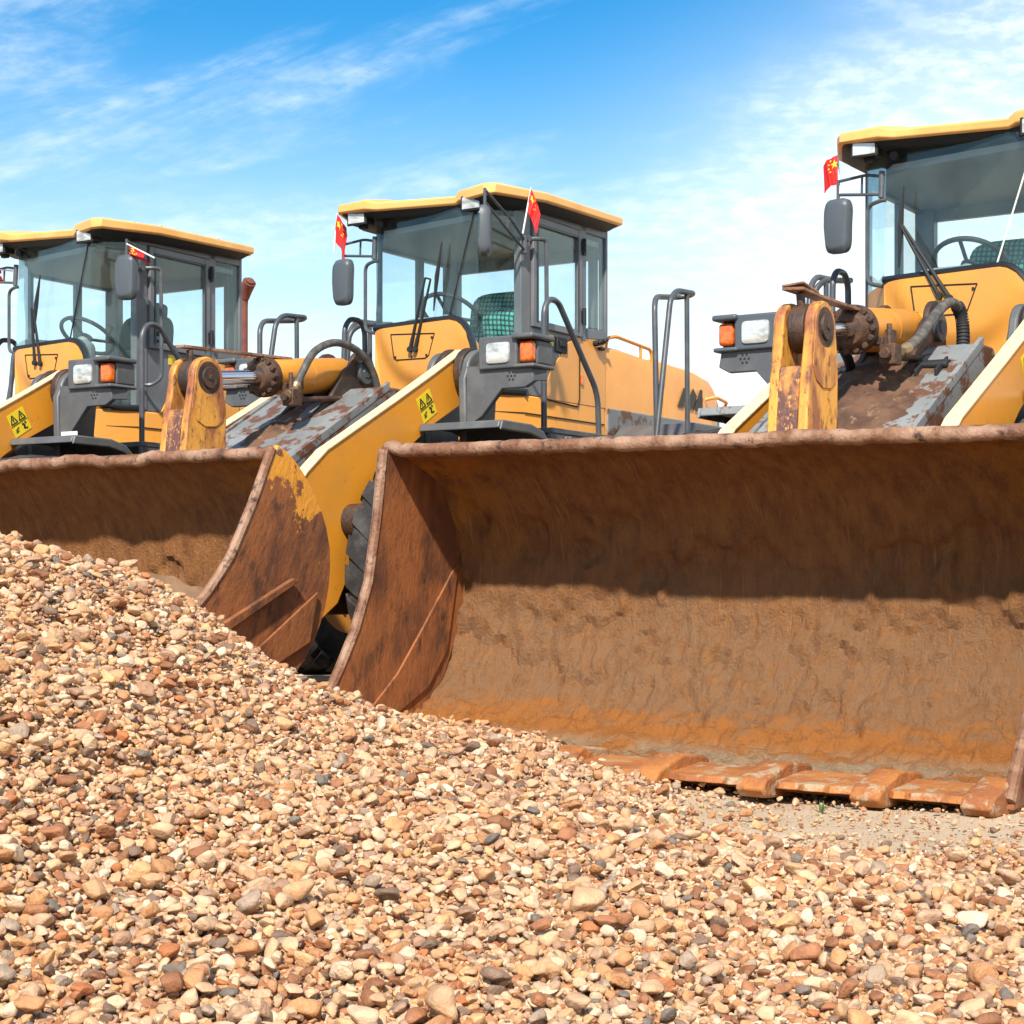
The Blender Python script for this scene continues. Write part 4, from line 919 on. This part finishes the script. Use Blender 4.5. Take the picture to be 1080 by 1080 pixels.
    MB().tube(SP[:12], .029, 12, rs=[.033 if k in (0,1,10,11) else .027 for k in range(12)]).build('hose_coupling', M['fitting'], tc_)
    if idx == 3:
        sv = MB(); q = SP[-26:]
        for k in range(0, len(q)-1): sv.tube([q[k], q[k]+(q[k+1]-q[k])*.6], .036, 10)
        sv.build('hose_sleeve', M['black'], tc_)
        MB().tube(spline([(2.25,-.10,1.80),(2.1,-.14,1.77),(2.02,-.16,1.73)]), .026, 10).build('hose', M['black'], tc_)
    # ---- rocker
    RL = (-.03, .05, -.035)
    rp = [(3.10+.125*math.cos(a), 1.835+.125*math.sin(a)) for a in np.linspace(-.15, math.pi+.15, 16)]
    prof = rp + [(2.945,1.66),(2.95,1.45),(2.99,1.2),(3.05,.9),(3.45,.55),(3.60,.62),(3.40,1.0),(3.31,1.30),(3.27,1.60)]
    for s in (-1, 1):
        pl = MB().xz(prof, s*.05, s*.098).build('rocker_plate', M['rocker'], root, bevel=.008, loc=RL)
        bb = MB(); bb.cyl((3.10,s*.097,1.84),(3.10,s*.104,1.84),.095,seg=28); bb.cyl((3.10,s*.10,1.84),(3.10,s*.117,1.84),.062,seg=24); bb.cyl((3.10,s*.117,1.84),(3.10,s*.124,1.84),.018,seg=8)
        bb.build('pivot_pin', M['grease'], pl, bevel=.004)
        rs_ = MB(); rs_.xz([(3.10+.114*math.cos(a), 1.84+.114*math.sin(a)) for a in np.linspace(-.1, math.pi+.1, 14)] + [(2.965,1.68),(2.985,1.60),(3.04,1.565),(3.13,1.56),(3.20,1.59),(3.24,1.66)], s*.098, s*.1035); rs_.build('reinforcement', M['rocker'], pl, bevel=.003)
    wb = MB(); wb.xz([(3.255,1.655),(3.275,1.60),(3.315,1.30),(3.40,1.0),(3.36,1.0),(3.27,1.30),(3.20,1.63)], -.05, .05); wb.build('rocker_web', M['rocker_web'], root, bevel=.006, loc=RL)
    bs = MB(); bs.cyl((3.10,-.05,1.84),(3.10,.05,1.84),.088,seg=24); bs.tube([(3.10,-.04,1.84),(3.10,.04,1.84)], .112, 24); bs.cyl((3.13,0,1.9),(3.15,0,2.0),.022,seg=8); bs.build('rocker_boss', M['grease'], root, bevel=.012, loc=RL)
    ir = MB(); 
    if idx == 3: ir.prism([(3.22,-.05,2.015),(2.35,-.03,2.01),(2.30,.04,2.00),(3.0,.045,2.005),(3.2,.05,2.012)], (0,0,.014)); ir.prism([(3.22,-.05,2.03),(3.0,-.05,2.02),(3.0,.04,2.02),(3.18,.04,2.045)],(0,0,.01))
    else: ir.prism([(3.22,-.03,2.015),(2.25,-.025,2.045),(2.25,.025,2.045),(3.22,.03,2.015)], (0,0,.016))
    ir.build('indicator_bar', M['lip'], root, bevel=.002, loc=(-.03, .04, -.045))
    # ---- wipers
    def fxp(y, z): return fx(y) + .035 + .02*(z-2.42)
    wps = {2: ((-.183,2.253),(-.135,2.25),(-.03,2.73),(.02,2.715),(.115,2.96),(.03,2.50)), 3: ((-.19,2.298),(-.125,2.281),(-.44,2.745),(-.425,2.74),(-.423,2.97),(-.458,2.50)), 1: ((-.242,2.303),(-.171,2.292),(-.275,2.72),(-.25,2.70),(-.181,2.965),(-.272,2.53))}[idx]
    P3 = [Vector((fxp(y, z) + .015, y, z)) for y, z in wps]
    wp = MB(); wp.tube([P3[0], P3[2]], .008, 6, rs=[.014,.008]); wp.tube([P3[1], P3[3]], .008, 6, rs=[.014,.008]); wp.tube([P3[2], P3[3]], .007, 6)
    for p in P3[:2]: wp.tube([p+Vector((-.05,0,0)), p+Vector((.015,0,0))], .02, 10); 
    for k in (0, 1): wp.tube([P3[k], P3[k]+(P3[k+2]-P3[k])*.16], .014, 8)
    wo = wp.build('wiper', M['black'], root)
    bl = MB(); bl.tube([P3[4]-Vector((.02,0,0)), (P3[4]+P3[5])/2-Vector((.01,0,0)), P3[5]-Vector((.02,0,0))], .010, 6, rs=[.005,.018,.005]); bl.build('blade', M['black'], wo)
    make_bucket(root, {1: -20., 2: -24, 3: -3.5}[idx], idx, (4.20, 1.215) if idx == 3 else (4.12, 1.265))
    return root, RM

L = {}
L[1] = make_loader(1, (-3.0737, 13.983), .5561, 'leftmost wheel loader, a rusty exhaust pipe standing behind its cab')
L[2] = make_loader(2, (-.2064, 12.8447), .5640, 'middle wheel loader, its whole cab in view, a green checked blanket on its seat')
L[3] = make_loader(3, (2.9820, 10.7943), .5805, 'nearest wheel loader, at the right, with its wide rusty bucket facing the viewer')

# ------------------------------------------------------------------ flags
flag(L[2][1], ((.50,-.962,3.02),(.50,-.93,3.305)), (.1,.9,-.55), .15, .20, 'small red starred flag on the right-hand mirror bracket, left of the middle cab', .014, .55, .7)
flag(L[2][1], ((.93,.915,2.895),(.91,.965,3.19)), (-.3,.6,-.9), .12, .145, 'small red starred flag standing in front of the middle cab door', .016, .6, .5)
flag(L[3][1], ((.50,-.868,2.98),(.50,-.875,3.24)), (.2,-.95,.0), .12, .18, 'small red flag flying from the mirror of the nearest loader', .02, .35, .9)
flag(L[1][1], ((.62,.965,2.985),(.62,.69,3.115)), (-.1,.35,-.6), .11, .17, 'crumpled red flag lying along its pole above the left loader\'s mirror', .02, .1, .4)
flag(L[1][1], ((.50,-.60,3.05),(.50,-.90,3.10)), (0,.2,-.7), .10, .14, 'red flag at the left edge of the photo, furled on a mirror bracket', .02, .1, .4)

# ------------------------------------------------------------------ sand heaped in the middle loader's bucket
def sand_pile():
    RM = L[2][1]; mb = MB(); nx, ny = 26, 90; V = []
    for j in range(ny+1):
        y = -1.48 + 2.96*j/ny
        for i in range(nx+1):
            x = 3.80 + 1.02*i/nx
            h_ = .30 - .12*(i/nx) + .07*math.sin(y*2.1+1.2) + .10*mn.noise(Vector((x*2.4, y*2.4, 4))) + .035*mn.noise(Vector((x*8, y*8, 1))) + .10*max(0, 1-abs(y-.55)/.5)
            V.append(tuple(RM @ Vector((x, y, h_ + .24))))
    c_ = nx+1; mb.add(V, [(j*c_+i, j*c_+i+1, (j+1)*c_+i+1, (j+1)*c_+i) for j in range(ny) for i in range(nx)])
    o = mb.build('sand', mat('brown_sand', (.27, .165, .09), .95, col2=(.20, .115, .06), nscale=4, bump=.8, bscale=50)); tag(o, 'brown sand heaped inside the bucket of the middle loader', 'sand', kind='stuff')  # darker brown than the yard's sand
sand_pile()

# ------------------------------------------------------------------ seedling on the bare strip
wx, wy = 1.03, 5.98; wz = float(hgt(wx, wy))
weed = MB(); rr = random.Random(3)
for k in range(9):
    a = rr.uniform(0, 6.28); t = rr.uniform(.2, .9); h_ = rr.uniform(.02, .05); b0 = Vector((wx, wy, wz)); tip = b0 + Vector((math.cos(a)*t*.035, math.sin(a)*t*.035, h_)); sd = Vector((-math.sin(a), math.cos(a), 0))*.005
    weed.add([b0, (b0+tip)/2+sd, tip, (b0+tip)/2-sd], [(0,1,2,3)])
wo = weed.build('weed', mat('leaf_green', (.07,.13,.03), .6)); tag(wo, 'tiny green weed sprouting from the bare sand below the big bucket', 'plant')
